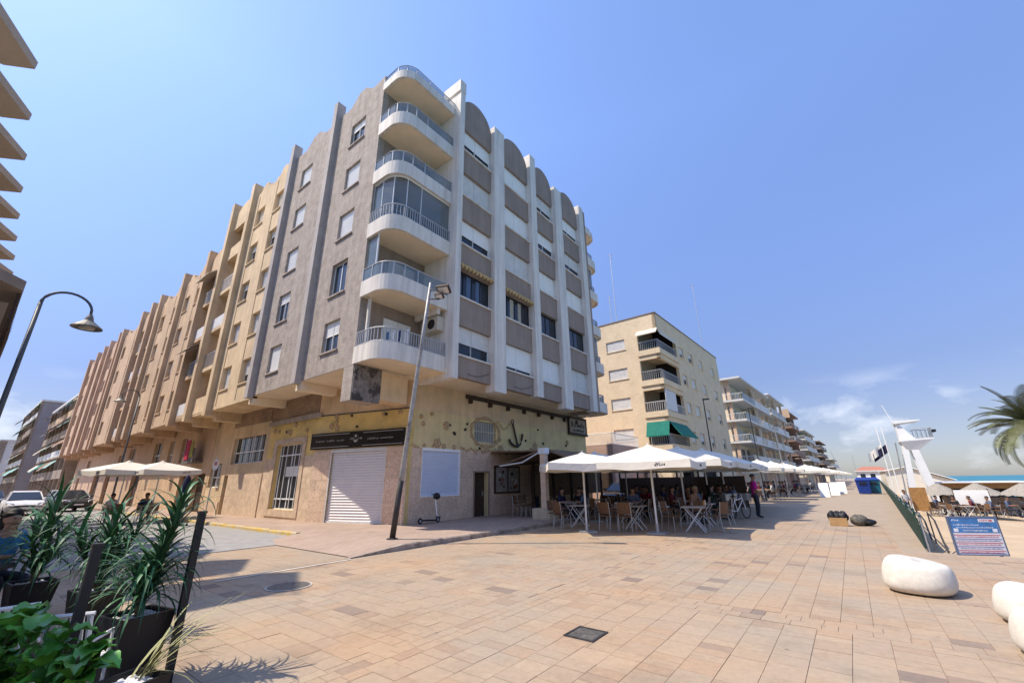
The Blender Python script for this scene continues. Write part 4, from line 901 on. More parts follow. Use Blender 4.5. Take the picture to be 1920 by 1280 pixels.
# ================================================================== PEOPLE
def make_body(pose):
    J = {}; Ed = []
    def j(n, p, r, par=None):
        J[n] = (Vector(p), r if isinstance(r, tuple) else (r, r))
        if par: Ed.append((par, n))
    if pose == 'sit': ph, lean = .50, -.05
    elif pose == 'lean': ph, lean = .50, -.22
    else: ph, lean = .93, 0
    j('pelvis', (0, 0, ph), (.155, .12)); j('spine', (0, lean*.3, ph+.2), (.145, .105), 'pelvis'); j('chest', (0, lean*.7, ph+.42), (.165, .11), 'spine')
    j('neck', (0, lean*.95-.01, ph+.57), .055, 'chest'); j('jaw', (0, lean-.035, ph+.65), (.07, .075), 'neck'); j('head', (0, lean-.03, ph+.73), (.082, .098), 'jaw'); j('crown', (0, lean-.015, ph+.80), (.06, .07), 'head')
    j('nose', (0, lean-.125, ph+.70), .016, 'head')
    for s, q in ((-1, 'l'), (1, 'r')):
        j(q+'ear', (s*.088, lean-.01, ph+.71), .016, 'head')
        sh = Vector((s*.185, lean*.7, ph+.50)); j(q+'sh', sh, .066, 'chest')
        if pose == 'stand': el = Vector((s*.245, .03, ph+.22)); wr = Vector((s*.23, -.14, ph+.03)); hd_ = Vector((0, -.06, -.06))
        else: el = Vector((s*.25, lean-.06, ph+.24)); wr = Vector((s*.14, lean-.30, ph+.27)); hd_ = Vector((-s*.03, -.075, .01))
        j(q+'el', el, .047, q+'sh'); j(q+'wr', wr, .032, q+'el'); pm = wr+hd_; j(q+'pm', pm, (.036, .022), q+'wr')
        d = hd_.normalized(); side = d.cross(Vector((1, 0, 0)) if abs(d.x) < .5 else Vector((0, 0, 1))).normalized()
        lat = Vector((1, 0, 0)) if pose != 'stand' else Vector((0, .7, -.7))
        lat = (lat-lat.dot(d)*d).normalized()
        for k, L in enumerate((.055, .066, .062, .048)):
            b0 = pm+lat*(.027-.018*k); m1 = b0+d*L*.6; e1 = m1+(d*.8+Vector((0, 0, -.5))).normalized()*L*.55
            j('%sf%d' % (q, k), tuple(m1), .0085, q+'pm'); j('%sg%d' % (q, k), tuple(e1), .0075, '%sf%d' % (q, k))
        th = wr+hd_*.45+lat*.04; j(q+'t0', tuple(th), .011, q+'wr'); j(q+'t1', tuple(th+d*.04+lat*.012), .009, q+'t0')
        j(q+'hip', (s*.095, 0 if pose == 'stand' else -.04, ph-.06 if pose == 'stand' else ph-.01), .095, 'pelvis')
        if pose == 'stand': kn, an_, to = (s*.10, -.03, .49), (s*.105, .03, .09), (s*.12, -.13, .04)
        else: kn, an_, to = (s*.13, -.43, .50), (s*.13, -.40, .09), (s*.14, -.56, .04)
        j(q+'kn', kn, .066, q+'hip'); j(q+'an', an_, .042, q+'kn'); j(q+'to', to, (.042, .03), q+'an')
    names = list(J); ix = {n: i for i, n in enumerate(names)}
    me = bpy.data.meshes.new('body_tmp'); me.from_pydata([tuple(J[n][0]) for n in names], [(ix[a], ix[b]) for a, b in Ed], [])
    ob = bpy.data.objects.new('body_tmp', me); COL.objects.link(ob)
    ob.modifiers.new('s', 'SKIN'); sv = me.skin_vertices[0].data
    for i, n in enumerate(names): sv[i].radius = J[n][1]; sv[i].use_root = (n == 'pelvis')
    sb = ob.modifiers.new('u', 'SUBSURF'); sb.levels = 1; sb.render_levels = 1
    dg = bpy.context.evaluated_depsgraph_get(); out = bpy.data.meshes.new_from_object(ob.evaluated_get(dg))
    bpy.data.objects.remove(ob); bpy.data.meshes.remove(me)
    def reg(a, b):
        if b in ('jaw', 'head', 'crown', 'nose', 'lear', 'rear', 'neck') or b[1:] in ('wr', 'pm') or b[1] in 'fgt' and b[1:] != 'to' and len(b) <= 3: return 0
        if b[1:] == 'to': return 3
        if b[1:] in ('hip', 'kn'): return 2
        if b[1:] == 'an': return 2
        return 1
    segs = [(J[a][0], J[b][0], reg(a, b)) for a, b in Ed]
    for i in range(4): out.materials.append(None) if len(out.materials) < 4 else None
    for p in out.polygons:
        c = p.center; best = None
        for a, b, r in segs:
            ab = b-a; t = max(0, min(1, (c-a).dot(ab)/max(ab.length_squared, 1e-9))); d = (a+ab*t-c).length
            if best is None or d < best[0]: best = (d, r)
        p.material_index = best[1]; p.use_smooth = True
    hc = J['head'][0]; hair = MB()
    rings = []
    for i in range(7):
        u = i/6*1.75; rr = math.sin(u); rings.append([(hc.x+.1*rr*math.cos(t), hc.y+.012+.116*rr*math.sin(t)+(.02 if math.sin(t) < -.3 else 0)*(i > 3), hc.z+.02+.105*math.cos(u)+(.03 if (math.sin(t) < -.2 and i > 4) else 0)) for t in [2*math.pi*k/14 for k in range(14)]])
    hair.loft(rings)
    eyes = MB()
    for s in (-1, 1): eyes.box(hc.x+s*.034-.012, hc.x+s*.034+.012, hc.y-.102, hc.y-.09, hc.z-.012, hc.z-.002)
    eyes.box(hc.x-.024, hc.x+.024, hc.y-.103, hc.y-.085, hc.z-.082, hc.z-.074)
    return out, hair, eyes
BODY = {}
for ps in ('stand', 'sit', 'lean'):
    bm_, hr, ey = make_body(ps); ho = hr.build('hair', HAIRD, smooth=True); eo = ey.build('face_features', HAIRD)
    BODY[ps] = (bm_, ho.data, eo.data); bpy.data.objects.remove(ho); bpy.data.objects.remove(eo)
def cloth(name, c): return mat(name, c, .85, .12, 6)
def person(label, pose, x, y, rz, shirt, trousers, shoes=BLACK, skin=SKIN, hair=HAIRD, z=0, s=1, group=None, longhair=False):
    o = bpy.data.objects.new('person', BODY[pose][0]); COL.objects.link(o); place(o, x, y, z, rz, s); tag(o, label, 'person', group)
    for i, m_ in enumerate((skin, shirt, trousers, shoes)): o.material_slots[i].link = 'OBJECT'; o.material_slots[i].material = m_
    h = bpy.data.objects.new('hair', BODY[pose][1]); COL.objects.link(h); h.parent = o; h.material_slots[0].link = 'OBJECT'; h.material_slots[0].material = hair
    e = bpy.data.objects.new('face_features', BODY[pose][2]); COL.objects.link(e); e.parent = o
    if longhair:
        hz = 1.23 if pose != 'stand' else 1.66; hy = .05-(.05 if pose == 'sit' else .22 if pose == 'lean' else 0)
        m = MB(); m.loft([[(.10*w_*math.cos(t), hy+.06*math.sin(t), hz-dz) for t in [2*math.pi*k/10 for k in range(10)]] for w_, dz in ((.8, -.05), (1.1, .05), (1.25, .16), (1.1, .27), (.5, .33))])
        q = m.build('long_hair', hair, smooth=True); q.parent = o
    return o

# ================================================================== PARASOLS AND TERRACE FURNITURE
def parasol(label, x, y, zb, zt, s, rz, group=None, val=.22, wind=.0, base=0., marks=True, mtc=None, polez=None):
    T = thing('parasol', label, 'parasol', (x, y, base), group); h = s/2; c, n_ = math.cos(rz), math.sin(rz)
    R = lambda a, b, z: (x+a*c-b*n_, y+a*n_+b*c, z)
    m = MB(R); K = 6; cor = [(-h, -h), (h, -h), (h, h), (-h, h)]
    rings = []
    for i in range(K+1):
        f = i/K; rr = .04+(1-.04)*f; z = zt-(zt-zb-val)*(f**1.12); ring = []
        for (p, q) in zip(cor, cor[1:]+cor[:1]):
            for k in range(5):
                t = k/5; sag = 1-.05*math.sin(math.pi*t)*f
                ring.append(((p[0]+(q[0]-p[0])*t)*rr*sag, (p[1]+(q[1]-p[1])*t)*rr*sag, z-.05*math.sin(math.pi*t)*f))
        rings.append(ring)
    rings.append([(a, b, z-val+.02*math.sin(i*2.1)) for i, (a, b, z) in enumerate(rings[-1])])
    m.loft(rings, cap=False); cn_ = m.build('canopy', mtc or CANVAS, T)
    sm = cn_.modifiers.new('thickness', 'SOLIDIFY'); sm.thickness = .006
    m = MB(R); m.lathe([(.11, zt-.04), (.16, zt+.0), (.03, zt+.06), (.02, zt+.12), (0, zt+.12)], 10); m.build('finial', mtc or CANVAS, T)
    m = MB(R); m.tube([(0, 0, base), (0, 0, zt)], .032, 10); m.build('pole', ALU, T)
    m = MB(R); m.box(-.28, .28, -.28, .28, base+.001, base+.05); m.tube([(0, 0, base+.05), (0, 0, base+.3)], .05, 8); m.build('base_plate', METAL, T)
    for (a, b) in cor:
        m = MB(R); m.tube([(.02*a, .02*b, zt-.08), (a*.98, b*.98, zb+val-.01)], .014, 4); m.build('rib', ALU, T)
        m = MB(R); m.tube([(0, 0, zt-.62), (a*.5, b*.5, zt-(zt-zb-val)*.5**1.12-.03)], .012, 4); m.build('strut', ALU, T)
    if marks:
        m = MB(R)
        for sd_, off in ((0, h*.45), (1, h*.45)):
            mm = MB(lambda a, b, cc, sd_=sd_: R(a, -h*.955-b, cc) if sd_ == 0 else R(h*.955+b, a, cc)); strokes(mm, off-.18, off+.3, zb+.05, .1, .02, .026, int(x*10)+sd_)
            k0 = len(m.v); m.v += mm.v; m.f += [tuple(i+k0 for i in f) for f in mm.f]; m.m += mm.m
        m.build('lettering', INK, T)
    return T
GP = 'white parasols over the restaurant terrace'
parasol('white square parasol turned diagonally, nearest the restaurant wall', -7.28, 13.37, 1.95, 2.5, 2.75, rad(40), GP)
parasol('large front white parasol with steep canopy beside the open paving', -5.17, 14.09, 1.95, 2.66, 3.0, rad(6), GP)
for i, (x, y, zt, s, r) in enumerate([(-5.3, 17.7, 2.8, 3.6, 3), (-8.7, 17.1, 2.75, 3.5, 8), (-5.3, 21.4, 2.9, 3.7, -2), (-8.9, 20.7, 2.78, 3.5, 4), (-5.4, 25.2, 2.85, 3.7, 2), (-8.9, 24.4, 2.8, 3.6, 0), (-5.6, 29, 2.8, 3.5, 3)]):
    parasol(['white parasol second in the front terrace row', 'white parasol second in the row by the wall', 'white parasol third in the front terrace row', 'white parasol third in the row by the wall', 'white parasol fourth in the front terrace row', 'white parasol fourth in the row by the wall', 'last white parasol of the near terrace'][i], x, y, 2.05, zt, s, rad(r), GP)
for i, (x, y, s) in enumerate([(-5.2, 36, 3), (-4.9, 40.5, 3), (-4.6, 45.5, 3), (-6.8, 50, 3.5), (-3.6, 55, 3.3), (-3.4, 61, 3.3), (-2.9, 76, 3.6), (-2.6, 88, 3.6), (-2.2, 104, 4), (-1.8, 125, 4)]):
    parasol('%s white parasol along the promenade beyond the near terrace' % ('first', 'second', 'third', 'fourth, set back,', 'fifth', 'sixth', 'seventh', 'eighth', 'ninth', 'tenth and farthest')[i], x, y, 2.1, 2.85, s, rad(2), 'parasols of the farther terraces', marks=False)
# rattan chair
def make_chair():
    T = thing('terrace_chair', 'x', 'chair')
    m = MB(); m.box(-.22, .22, -.22, .22, .43, .465); m.build('seat', WICKER, T)
    m = MB(); m.loft([[(x, .2+.05*(1-(x/.23)**2)+z_*.12-.0, .47+z_) for x in (-.22, -.11, 0, .11, .22)]+[(x, .225+.05*(1-(x/.23)**2)+z_*.12, .47+z_) for x in (.22, .11, 0, -.11, -.22)] for z_ in (.06, .25, .42)]); m.build('backrest', WICKER, T)
    for sx in (-1, 1):
        m = MB(); m.tube([(sx*.22, -.2, .0), (sx*.22, -.2, .44)], .014, 6); m.build('leg', METAL, T)
        m = MB(); m.tube([(sx*.22, .26, 0), (sx*.22, .2, .45), (sx*.22, .27, .9)], .014, 6); m.build('leg', METAL, T)
        m = MB(); m.tube([(sx*.23, .22, .66), (sx*.25, 0, .67), (sx*.24, -.18, .64), (sx*.22, -.21, .44)], .017, 6); m.build('armrest', WICKER, T)
    return T
def make_table(w_=.7, d=.7):
    T = thing('terrace_table', 'x', 'table')
    m = MB(); m.box(-w_/2, w_/2, -d/2, d/2, .715, .745); m.build('tabletop', TABLET, T)
    for sy_ in (-1, 1):
        for sx in (-1, 1):
            m = MB(); m.tube([(sx*w_*.42, sy_*d*.36, .0), (-sx*w_*.38, sy_*d*.36+.02*sx, .715)], .016, 6); m.build('leg', ALU, T)
    return T
CH = make_chair(); TB = make_table(); used = {'c': False, 't': False}
def chair(label, x, y, rz, group='rattan chairs of the restaurant terrace', z=.0):
    o = CH if not used['c'] else dup(CH); used['c'] = True; place(o, x, y, z, rz); return tag(o, label, 'chair', group)
def table(label, x, y, rz=0, group='folding tables of the restaurant terrace', z=.0):
    o = TB if not used['t'] else dup(TB); used['t'] = True; place(o, x, y, z, rz); return tag(o, label, 'table', group)
GZ = .015
table('empty pale folding table with crossed legs at the sunny edge of the terrace', -4.3, 15.2, rad(10), z=GZ); table('pale folding table between the two front parasol poles', -6.2, 14.9, rad(5), z=GZ)
table('pale folding table left under the diagonal parasol', -8.2, 14.6, rad(20), z=GZ); table('pale folding table behind the sunny corner table', -4.5, 17.2, rad(0), z=GZ)
for lb, x, y, r in (('rattan chair left of the sunny corner table, facing it', -5.0, 15.0, 80), ('rattan chair at the outer side of the sunny corner table', -3.65, 15.5, -110), ('front rattan chair with back to the camera, left of a pair', -6.9, 14.25, 170), ('front rattan chair with back to the camera, right of a pair', -6.2, 14.2, 185),
    ('rattan chair nearest the parasol base block', -9.2, 14.5, 70), ('rattan chair beside the one near the base block', -8.5, 13.85, 160), ('rattan chair pushed at the table behind the corner one', -3.9, 17.6, -70), ('rattan chair at the far side of the corner table', -4.4, 16.0, 0)):
    chair(lb, x, y, rad(r), z=GZ)
for i in range(3): chair('stacked rattan chair beside the menu board wall', -11.95-.5*i*.3, 15.9+.55*i, rad(95), 'rattan chairs by the menu board wall', z=.135)
rs = random.Random(5); k = 0
SHIRTS = [cloth('black_shirt', (.02, .02, .022)), cloth('dark_green_shirt', (.02, .06, .045)), cloth('maroon_shirt', (.14, .02, .03)), cloth('blue_grey_shirt', (.10, .13, .2)), cloth('white_shirt', (.55, .53, .5)), cloth('navy_shirt', (.02, .025, .07))]
DENIM = cloth('dark_trousers', (.03, .035, .05))
for (x, y) in ((-7.3, 17.0), (-9.6, 16.6), (-5.6, 19.0), (-7.8, 19.6), (-10, 19.4), (-4.9, 21.3), (-7, 22), (-9.4, 22.6), (-5.2, 24), (-7.4, 25)):
    table('folding table in the shade deep under the parasols', x, y, rad(rs.uniform(-6, 6)), 'tables deep under the parasols', z=GZ)
    for dx, dy, r in ((-.62, 0, 90), (.62, 0, -90), (0, .62, 0)):
        chair('rattan chair %s a shaded table, %s of the terrace, %s side' % ({-.62: 'at the wall side of', .62: 'at the sea side of', 0: 'behind'}[dx], 'front' if y < 18 else 'middle' if y < 22 else 'back', 'seaward' if x > -7.1 else 'wall'), x+dx, y+dy, rad(r+rs.uniform(-12, 12)), 'chairs deep under the parasols', z=GZ)
        if rs.random() < .62:
            k += 1; sh_i = rs.choice((0, 1, 2, 3, 5)); person('seated diner in %s shirt at the %s of the shaded terrace, %s side' % (('black', 'dark green', 'maroon', 'blue grey', '', 'navy')[sh_i], 'front' if y < 18 else 'middle' if y < 22 else 'back', 'seaward' if x > -7.1 else 'wall'), rs.choice(('sit', 'lean')), x+dx, y+dy-.02, rad(r), SHIRTS[sh_i], DENIM, skin=rs.choice((SKIN, SKIND)), hair=HAIRD, group='diners deep under the parasols', z=GZ-.01, longhair=rs.random() < .4)
person('bare-chested sunburnt diner leaning over the table behind the corner one', 'lean', -5.0, 17.45, rad(75), SKIND, DENIM, skin=SKIND, hair=HAIRL, z=GZ)
chair('rattan chair under the bare-chested diner', -5.1, 17.42, rad(80), z=GZ)
person('diner in grey-blue shirt seated at the left of the terrace', 'sit', -10.3, 16.9, rad(-60), SHIRTS[3], DENIM, z=GZ)
person('diner in dark green top seated near the pram', 'sit', -5.0, 20.3, rad(150), SHIRTS[1], DENIM, z=GZ, longhair=True)
PINK = cloth('magenta_shirt', (.46, .015, .20))
person('standing person in magenta shirt and dark trousers beside the bikes', 'stand', -3.42, 21.4, rad(120), PINK, DENIM, skin=SKIND, z=GZ, s=1.0)
# parked prams / bikes clutter
def bicycle(label, x, y, rz, fm):
    T = thing('bicycle', label, 'bicycle', (0, 0, 0))
    for cx in (-.52, .52):
        m = MB(); m.tube([(cx+.33*math.cos(t), 0, .34+.33*math.sin(t)) for t in [2*math.pi*i/20 for i in range(21)]], .02, 6); wv = m.build('wheel', BLACK, T)
        m = MB()
        for i in range(8): t = math.pi*i/8; m.bar((cx-.32*math.cos(t), 0, .34-.32*math.sin(t)), (cx+.32*math.cos(t), 0, .34+.32*math.sin(t)), .004)
        m.build('spokes', METAL, wv)
    m = MB()
    for p, q in (((-.52, 0, .34), (-.12, 0, .3)), ((-.12, 0, .3), (.38, 0, .72)), ((-.12, 0, .3), (-.22, 0, .82)), ((-.2, 0, .72), (.36, 0, .8)), ((-.52, 0, .34), (-.2, 0, .72)), ((.52, 0, .34), (.36, 0, .86)), ((.36, 0, .86), (.34, 0, .98))): m.tube([p, q], .018, 6)
    m.build('frame', fm, T)
    m = MB(); m.tube([(.3, -.28, 1.0), (.36, -.1, .98), (.36, .1, .98), (.3, .28, 1.0)], .014, 6); m.build('handlebar', METAL, T)
    m = MB(); m.loft([[(-.36, -.09, .86), (-.36, .09, .86), (-.08, .03, .86), (-.08, -.03, .86)], [(-.38, -.1, .9), (-.38, .1, .9), (-.06, .03, .9), (-.06, -.03, .9)]]); m.build('saddle', BLACK, T)
    m = MB(); m.loft([[(.5, -.15, .72), (.8, -.15, .72), (.8, .15, .72), (.5, .15, .72)], [(.48, -.18, .98), (.83, -.18, .98), (.83, .18, .98), (.48, .18, .98)]]); m.build('basket', METAL, T)
    place(T, x, y, GZ, rz); return T
bicycle('white framed bicycle leaning in the row beside the magenta shirt person', -4.0, 20.6, rad(70), SHUT); bicycle('dark green bicycle behind the white one', -4.5, 20.9, rad(80), GREENC); bicycle('black bicycle nearest the corner table', -4.7, 19.7, rad(60), BLACK)
# far terraces: furniture and guests seen only as small shapes
for i in range(26):
    y = rs.choice((33, 36, 39, 42, 45, 48, 54, 58, 62))+rs.uniform(-1, 1); x = FX(y)-6.6-rs.random()*3.2
    table('small table on the farther terraces', x, y, 0, 'tables of the farther terraces', z=.0)
    for dx, r in ((-.62, 90), (.62, -90)):
        chair('brown chair on the farther terraces', x+dx, y, rad(r), 'chairs of the farther terraces', z=.0)
        if rs.random() < .55: person('small seated guest on the farther terraces', 'sit', x+dx, y, rad(r), rs.choice(SHIRTS), DENIM, skin=SKIND, group='guests of the farther terraces')
for x, y in ((-2.1, 47), (-1.5, 52), (-1.0, 58)):
    o = thing('menu_stand', 'white folding menu stand at the edge of the farther terraces', 'menu stand', (x, y, 0), 'white menu stands'); m = MB()
    m.loft([[(x-.35, y-.3, 0), (x+.35, y-.3, 0), (x+.35, y-.26, 0), (x-.35, y-.26, 0)], [(x-.35, y-.02, 1.15), (x+.35, y-.02, 1.15), (x+.35, y+.02, 1.15), (x-.35, y+.02, 1.15)]]); m.build('front_board', SHUT, o)
    m = MB(); m.loft([[(x-.35, y+.3, 0), (x+.35, y+.3, 0), (x+.35, y+.26, 0), (x-.35, y+.26, 0)], [(x-.35, y+.06, 1.13), (x+.35, y+.06, 1.13), (x+.35, y+.03, 1.13), (x-.35, y+.03, 1.13)]]); m.build('rear_board', SHUT, o)
# retractable brown awning with its post and block
T = thing('awning_stand', 'brown folding awning on a pillar beside the menu board', 'awning', (-10.4, 15.7, .13))
m = MB(); m.box(-10.55, -10.3, 15.55, 15.8, .55, 2.75); m.build('pillar', STONE, T)
m = MB(); m.box(-10.85, -10.0, 15.3, 16.05, .13, .55); m.build('base_block', mat('cream_block', (.55, .45, .30), .9, .15, 4), T)
m = MB(); m.box(-10.6, -10.25, 15.5, 15.85, 2.75, 3.0); m.build('bracket', ALU, T)
m = MB(); m.loft([[(-13.74, y, 3.05), (-10.4, y, 2.95), (-8.9, y, 2.42), (-8.9, y, 2.34), (-10.4, y, 2.88), (-13.74, y, 2.98)] for y in (16.0, 25.6)]); m.build('canopy', TAUPEC, T)
m = MB(); m.loft([[(-12.6, 15.35, 2.30), (-12.55, 15.35, 2.36), (-10.5, 15.7, 2.98), (-10.5, 15.7, 2.92)], [(-13.74, 19.5, 2.5), (-13.74, 19.5, 2.56), (-10.5, 19.5, 2.98), (-10.5, 19.5, 2.92)]]); m.build('side_canopy', TAUPEC, T)
m = MB(); m.tube([(-12.6, 15.3, 2.3), (-11.4, 15.4, 2.42), (-10.5, 15.68, 2.9)], .03, 6); m.build('arm', ALU, T)

T = thing('dark_screen', 'dark brown panels added to darken the back of the shaded terrace', 'screen', (-8.5, 27.4, 0))  # dark panels added so the background under the parasols stays dark
for i in range(6):
    x = -12.2+i*1.25; MB().box(x+.05, x+1.2, 27.38, 27.42, .1, 1.75).build('panel', DWOOD, T); MB().box(x-.04, x+.045, 27.35, 27.45, .0, 2.3).build('post', DWOOD, T)
T = thing('dark_screen', 'dark brown pergola posts with blinds added to darken the restaurant side of the terrace', 'pergola', (-12.6, 22.5, .13))  # posts and blinds put in as dark backing for the terrace
for i in range(5):
    y = 18.2+i*1.9; MB().box(-12.9, -12.78, y, y+.12, .131, 2.6).build('post', DWOOD, T)
MB().box(-12.95, -12.7, 18.0, 26.0, 2.61, 2.75).build('beam', DWOOD, T)
for i in range(4): y = 18.4+i*1.9; MB().box(-12.86, -12.82, y, y+1.6, .9, 2.4).build('blind', TAUPEC, T)

# ================================================================== STREET FURNITURE
T = thing('lamp_post', 'leaning grey steel lamp post with two floodlights in front of the garage shutter', 'lamp post', (-10.54, 8.03, .13))
b0, t0 = Vector((-10.54, 8.03, .13)), Vector((-9.15, 7.75, 7.55))
pts = [b0+(t0-b0)*t for t in (0, .25, .5, .75, 1)]
m = MB(); m.tube(pts, .078, 14, .05); m.build('pole', RUST, T, smooth=True)
m = MB(); m.tube([b0+(t0-b0)*t for t in (0.003, .1, .21)], .084, 14, .079); m.build('dark_sleeve', IRON, T, smooth=True)
m = MB(); m.lathe([(.16, .131), (.16, .15), (.09, .17), (.09, .131)], 12, -10.54, 8.03); m.build('base_flange', IRON, T)
for dz, nm in ((-.25, 0), (-.55, 1)):
    p = t0+Vector((.0, 0, dz)); m = MB(); m.tube([p, p+Vector((.3, .12, -.05))], .022, 6); m.build('bracket', IRON, T)
    ctr = p+Vector((.42, .16, -.05)); e1 = Vector((.8, .35, .0)).normalized(); e2 = Vector((.2, -.45, -.85)).normalized(); e1 = (e1-e1.dot(e2)*e2).normalized(); e3 = e1.cross(e2)
    if nm == 0:
        m = MB(lambda a, b, c: tuple(ctr+a*e1+b*e3+c*e2)); m.box(-.2, .2, -.15, .15, -.06, .03); fl_ = m.build('floodlight', DWOOD, T)
        m = MB(lambda a, b, c: tuple(ctr+a*e1+b*e3+c*e2)); m.box(-.16, .16, -.11, .11, .031, .045); m.build('lens', mat('lamp_glass', (.62, .6, .58), .2, .05, 3, spec=.8), fl_)
    else:
        m = MB(lambda a, b, c: tuple(ctr+a*e1+b*e3+c*e2-Vector((.12, .05, -.1)))); m.box(-.13, .13, -.1, .1, -.06, .03); fl_ = m.build('floodlight', DWOOD, T)
        m = MB(lambda a, b, c: tuple(ctr+a*e1+b*e3+c*e2-Vector((.12, .05, -.1)))); m.box(-.1, .1, -.07, .07, .031, .045); m.build('lens', MATS['lamp_glass'], fl_)
def curved_lamp(label, x, y, H, out, base=.0, s=1.):
    T = thing('street_lamp', label, 'street lamp', (x, y, base)); u = Vector((out[0], out[1], 0)).normalized()
    p0 = Vector((x, y, base)); R_ = .55*s; top = p0+Vector((0, 0, H))
    m = MB(); m.tube([p0, top], .075*s, 10, .05*s); m.build('pole', mat('dark_grey_paint', (.10, .105, .11), .5, .1, 3), T, smooth=True)
    arc = [top+u*(R_-R_*math.cos(t))+Vector((0, 0, R_*.9*math.sin(t))) for t in [math.pi*i/14 for i in range(14)]]
    arc += [top+u*(2*R_)+Vector((0, 0, -.1*s))]
    m = MB(); m.tube(arc, .042*s, 8, .035*s); m.build('swan_neck', MATS['dark_grey_paint'], T, smooth=True)
    e = arc[-1]; m = MB(); m.lathe([(.05*s, e.z+.05), (.09*s, e.z-.05*s), (.12*s, e.z-.16*s), (.36*s, e.z-.36*s), (.38*s, e.z-.40*s), (.30*s, e.z-.37*s), (.0, e.z-.3*s)], 20, e.x, e.y); sh_ = m.build('shade', mat('bronze_grey', (.20, .18, .15), .5, .15, 4, metal=.3), T, smooth=False)
    m = MB(); m.lathe([(.0, e.z-.31*s), (.2*s, e.z-.36*s), (.18*s, e.z-.42*s), (0, e.z-.46*s)], 16, e.x, e.y); m.build('bowl', mat('lamp_diffuser', (.55, .48, .36), .3), sh_)
    return T
curved_lamp('tall grey street lamp with curved arm and bell shade against the sky', -18, .36, 6.85, (.0, 1), .017)
curved_lamp('farther street lamp with curved arm in front of the beige facades', -34, 6.0, 6.9, (.2, -1), .017, .8)
T = thing('electric_scooter', 'black electric scooter leaning against the stone wall', 'scooter', (-13.3, 11.8, .13))
m = MB(); m.loft([[(-13.36, 11.42, .24), (-13.2, 11.42, .24), (-13.2, 11.42, .29), (-13.36, 11.42, .29)], [(-13.37, 12.05, .2), (-13.19, 12.05, .2), (-13.19, 12.05, .26), (-13.37, 12.05, .26)]]); m.build('deck', BLACK, T)
for y in (11.35, 12.25):
    m = MB(); m.tube([(-13.28+.0, y+.085*math.cos(t), .245+.085*math.sin(t)) for t in [2*math.pi*i/16 for i in range(17)]], .03, 8); wv = m.build('wheel', BLACK, T)
    m = MB(); m.tube([(-13.31, y, .245), (-13.25, y, .245)], .05, 10); m.build('hub', METAL, wv)
m = MB(); m.tube([(-13.28, 12.25, .245), (-13.28, 12.17, .5), (-13.33, 12.1, 1.15)], .024, 8); m.build('steering_stem', SHUT, T)
m = MB(); m.tube([(-13.5, 12.06, 1.17), (-13.33, 12.1, 1.18), (-13.12, 12.1, 1.17)], .018, 8); m.build('handlebar', BLACK, T)
m = MB(); m.lathe([(.0, .98), (.12, 1.02), (.15, 1.12), (.1, 1.22), (0, 1.25)], 12, -13.3, 12.16); m.build('helmet', BLACK, T, smooth=True)
m = MB(); m.loft([[(-13.33, 12.17, .34), (-13.23, 12.17, .34), (-13.23, 12.36, .3), (-13.33, 12.36, .3)], [(-13.33, 12.17, .37), (-13.23, 12.17, .37), (-13.23, 12.36, .33), (-13.33, 12.36, .33)]]); m.build('mudguard', BLACK, T)
# stone seats
def seat(label, x, y, sx, sy_, h, rz, top=.82):
    T = MB(); n = 28; rings = []
    prof = [(0.62, 0), (.80, .02), (.96, .14), (1.0, .32), (.985, .55), (.93, .78), (.85, .93), (.74, 1.0), (.4, 1.005), (.0, 1.0)]
    for r, z in prof:
        ring = []
        for k in range(n):
            t = 2*math.pi*k/n; ex = .82
            cx = math.copysign(abs(math.cos(t))**ex, math.cos(t)); sy2 = math.copysign(abs(math.sin(t))**ex, math.sin(t))
            wv = 1+.010*math.sin(3*t+4*z+x*5); ring.append((cx*r*sx*wv+.08*sx*z, sy2*r*sy_*wv, z*h*(1-.10*cx*(z > .5))*(1+.012*math.sin(5*t+x))))
        rings.append(ring)
    T.loft(rings); o = T.build('stone_seat', CONC, smooth=True); place(o, x, y, .013, rz); o.modifiers.new('s', 'SUBSURF').levels = 1; o.modifiers['s'].render_levels = 1
    return tag(o, label, 'stone seat', 'pebble shaped stone seats')
seat('whole white pebble shaped stone seat on the promenade', .46, 9.06, .41, .44, .41, rad(-12))
seat('rear of two white stone seats cut off by the right edge', 1.36, 7.9, .36, .38, .35, rad(-20)); seat('front of two white stone seats cut off by the right edge', 1.24, 6.55, .36, .37, .35, rad(10))
# green netted fence along the beach
T = thing('beach_fence', 'long low dark green fence between promenade and beach', 'fence', (1, 14.1, 0)); FF = fr(1.02, 14.1, .0345, 1)
m = MB(FF); m.box(0, 150, -.02, .0, .02, .66); m.build('netting', GREENF, T)
for i in range(75):
    a = .05+i*2.0; m = MB(FF); m.tube([(a, .035, -.05), (a, .035, .78)], .025, 6); p_ = m.build('post', GREENF if i % 2 else METAL, T)
m = MB(FF); m.tube([(0, .035, .72), (150, .035, .72)], .022, 6); m.build('top_rail', GREENF, T)
T = thing('handrail', 'dark curved metal handrail loops at the near end of the fence', 'handrail', (1.3, 13.9, 0))
for i, (dx, h) in enumerate(((.12, .6), (.3, .62))):
    m = MB(); m.tube([(1.05+dx, 14.0-dx*.4, -.05), (1.05+dx, 14.3, .25), (1.1+dx, 15.2, h*.9), (1.15+dx, 16.6, h), (1.2+dx, 17.4, h)], .018, 6); m.build('rail', IRON, T)
    m = MB(); m.tube([(1.2+dx, 17.4, -.3), (1.2+dx, 17.4, h)], .018, 6); m.build('post', IRON, T)
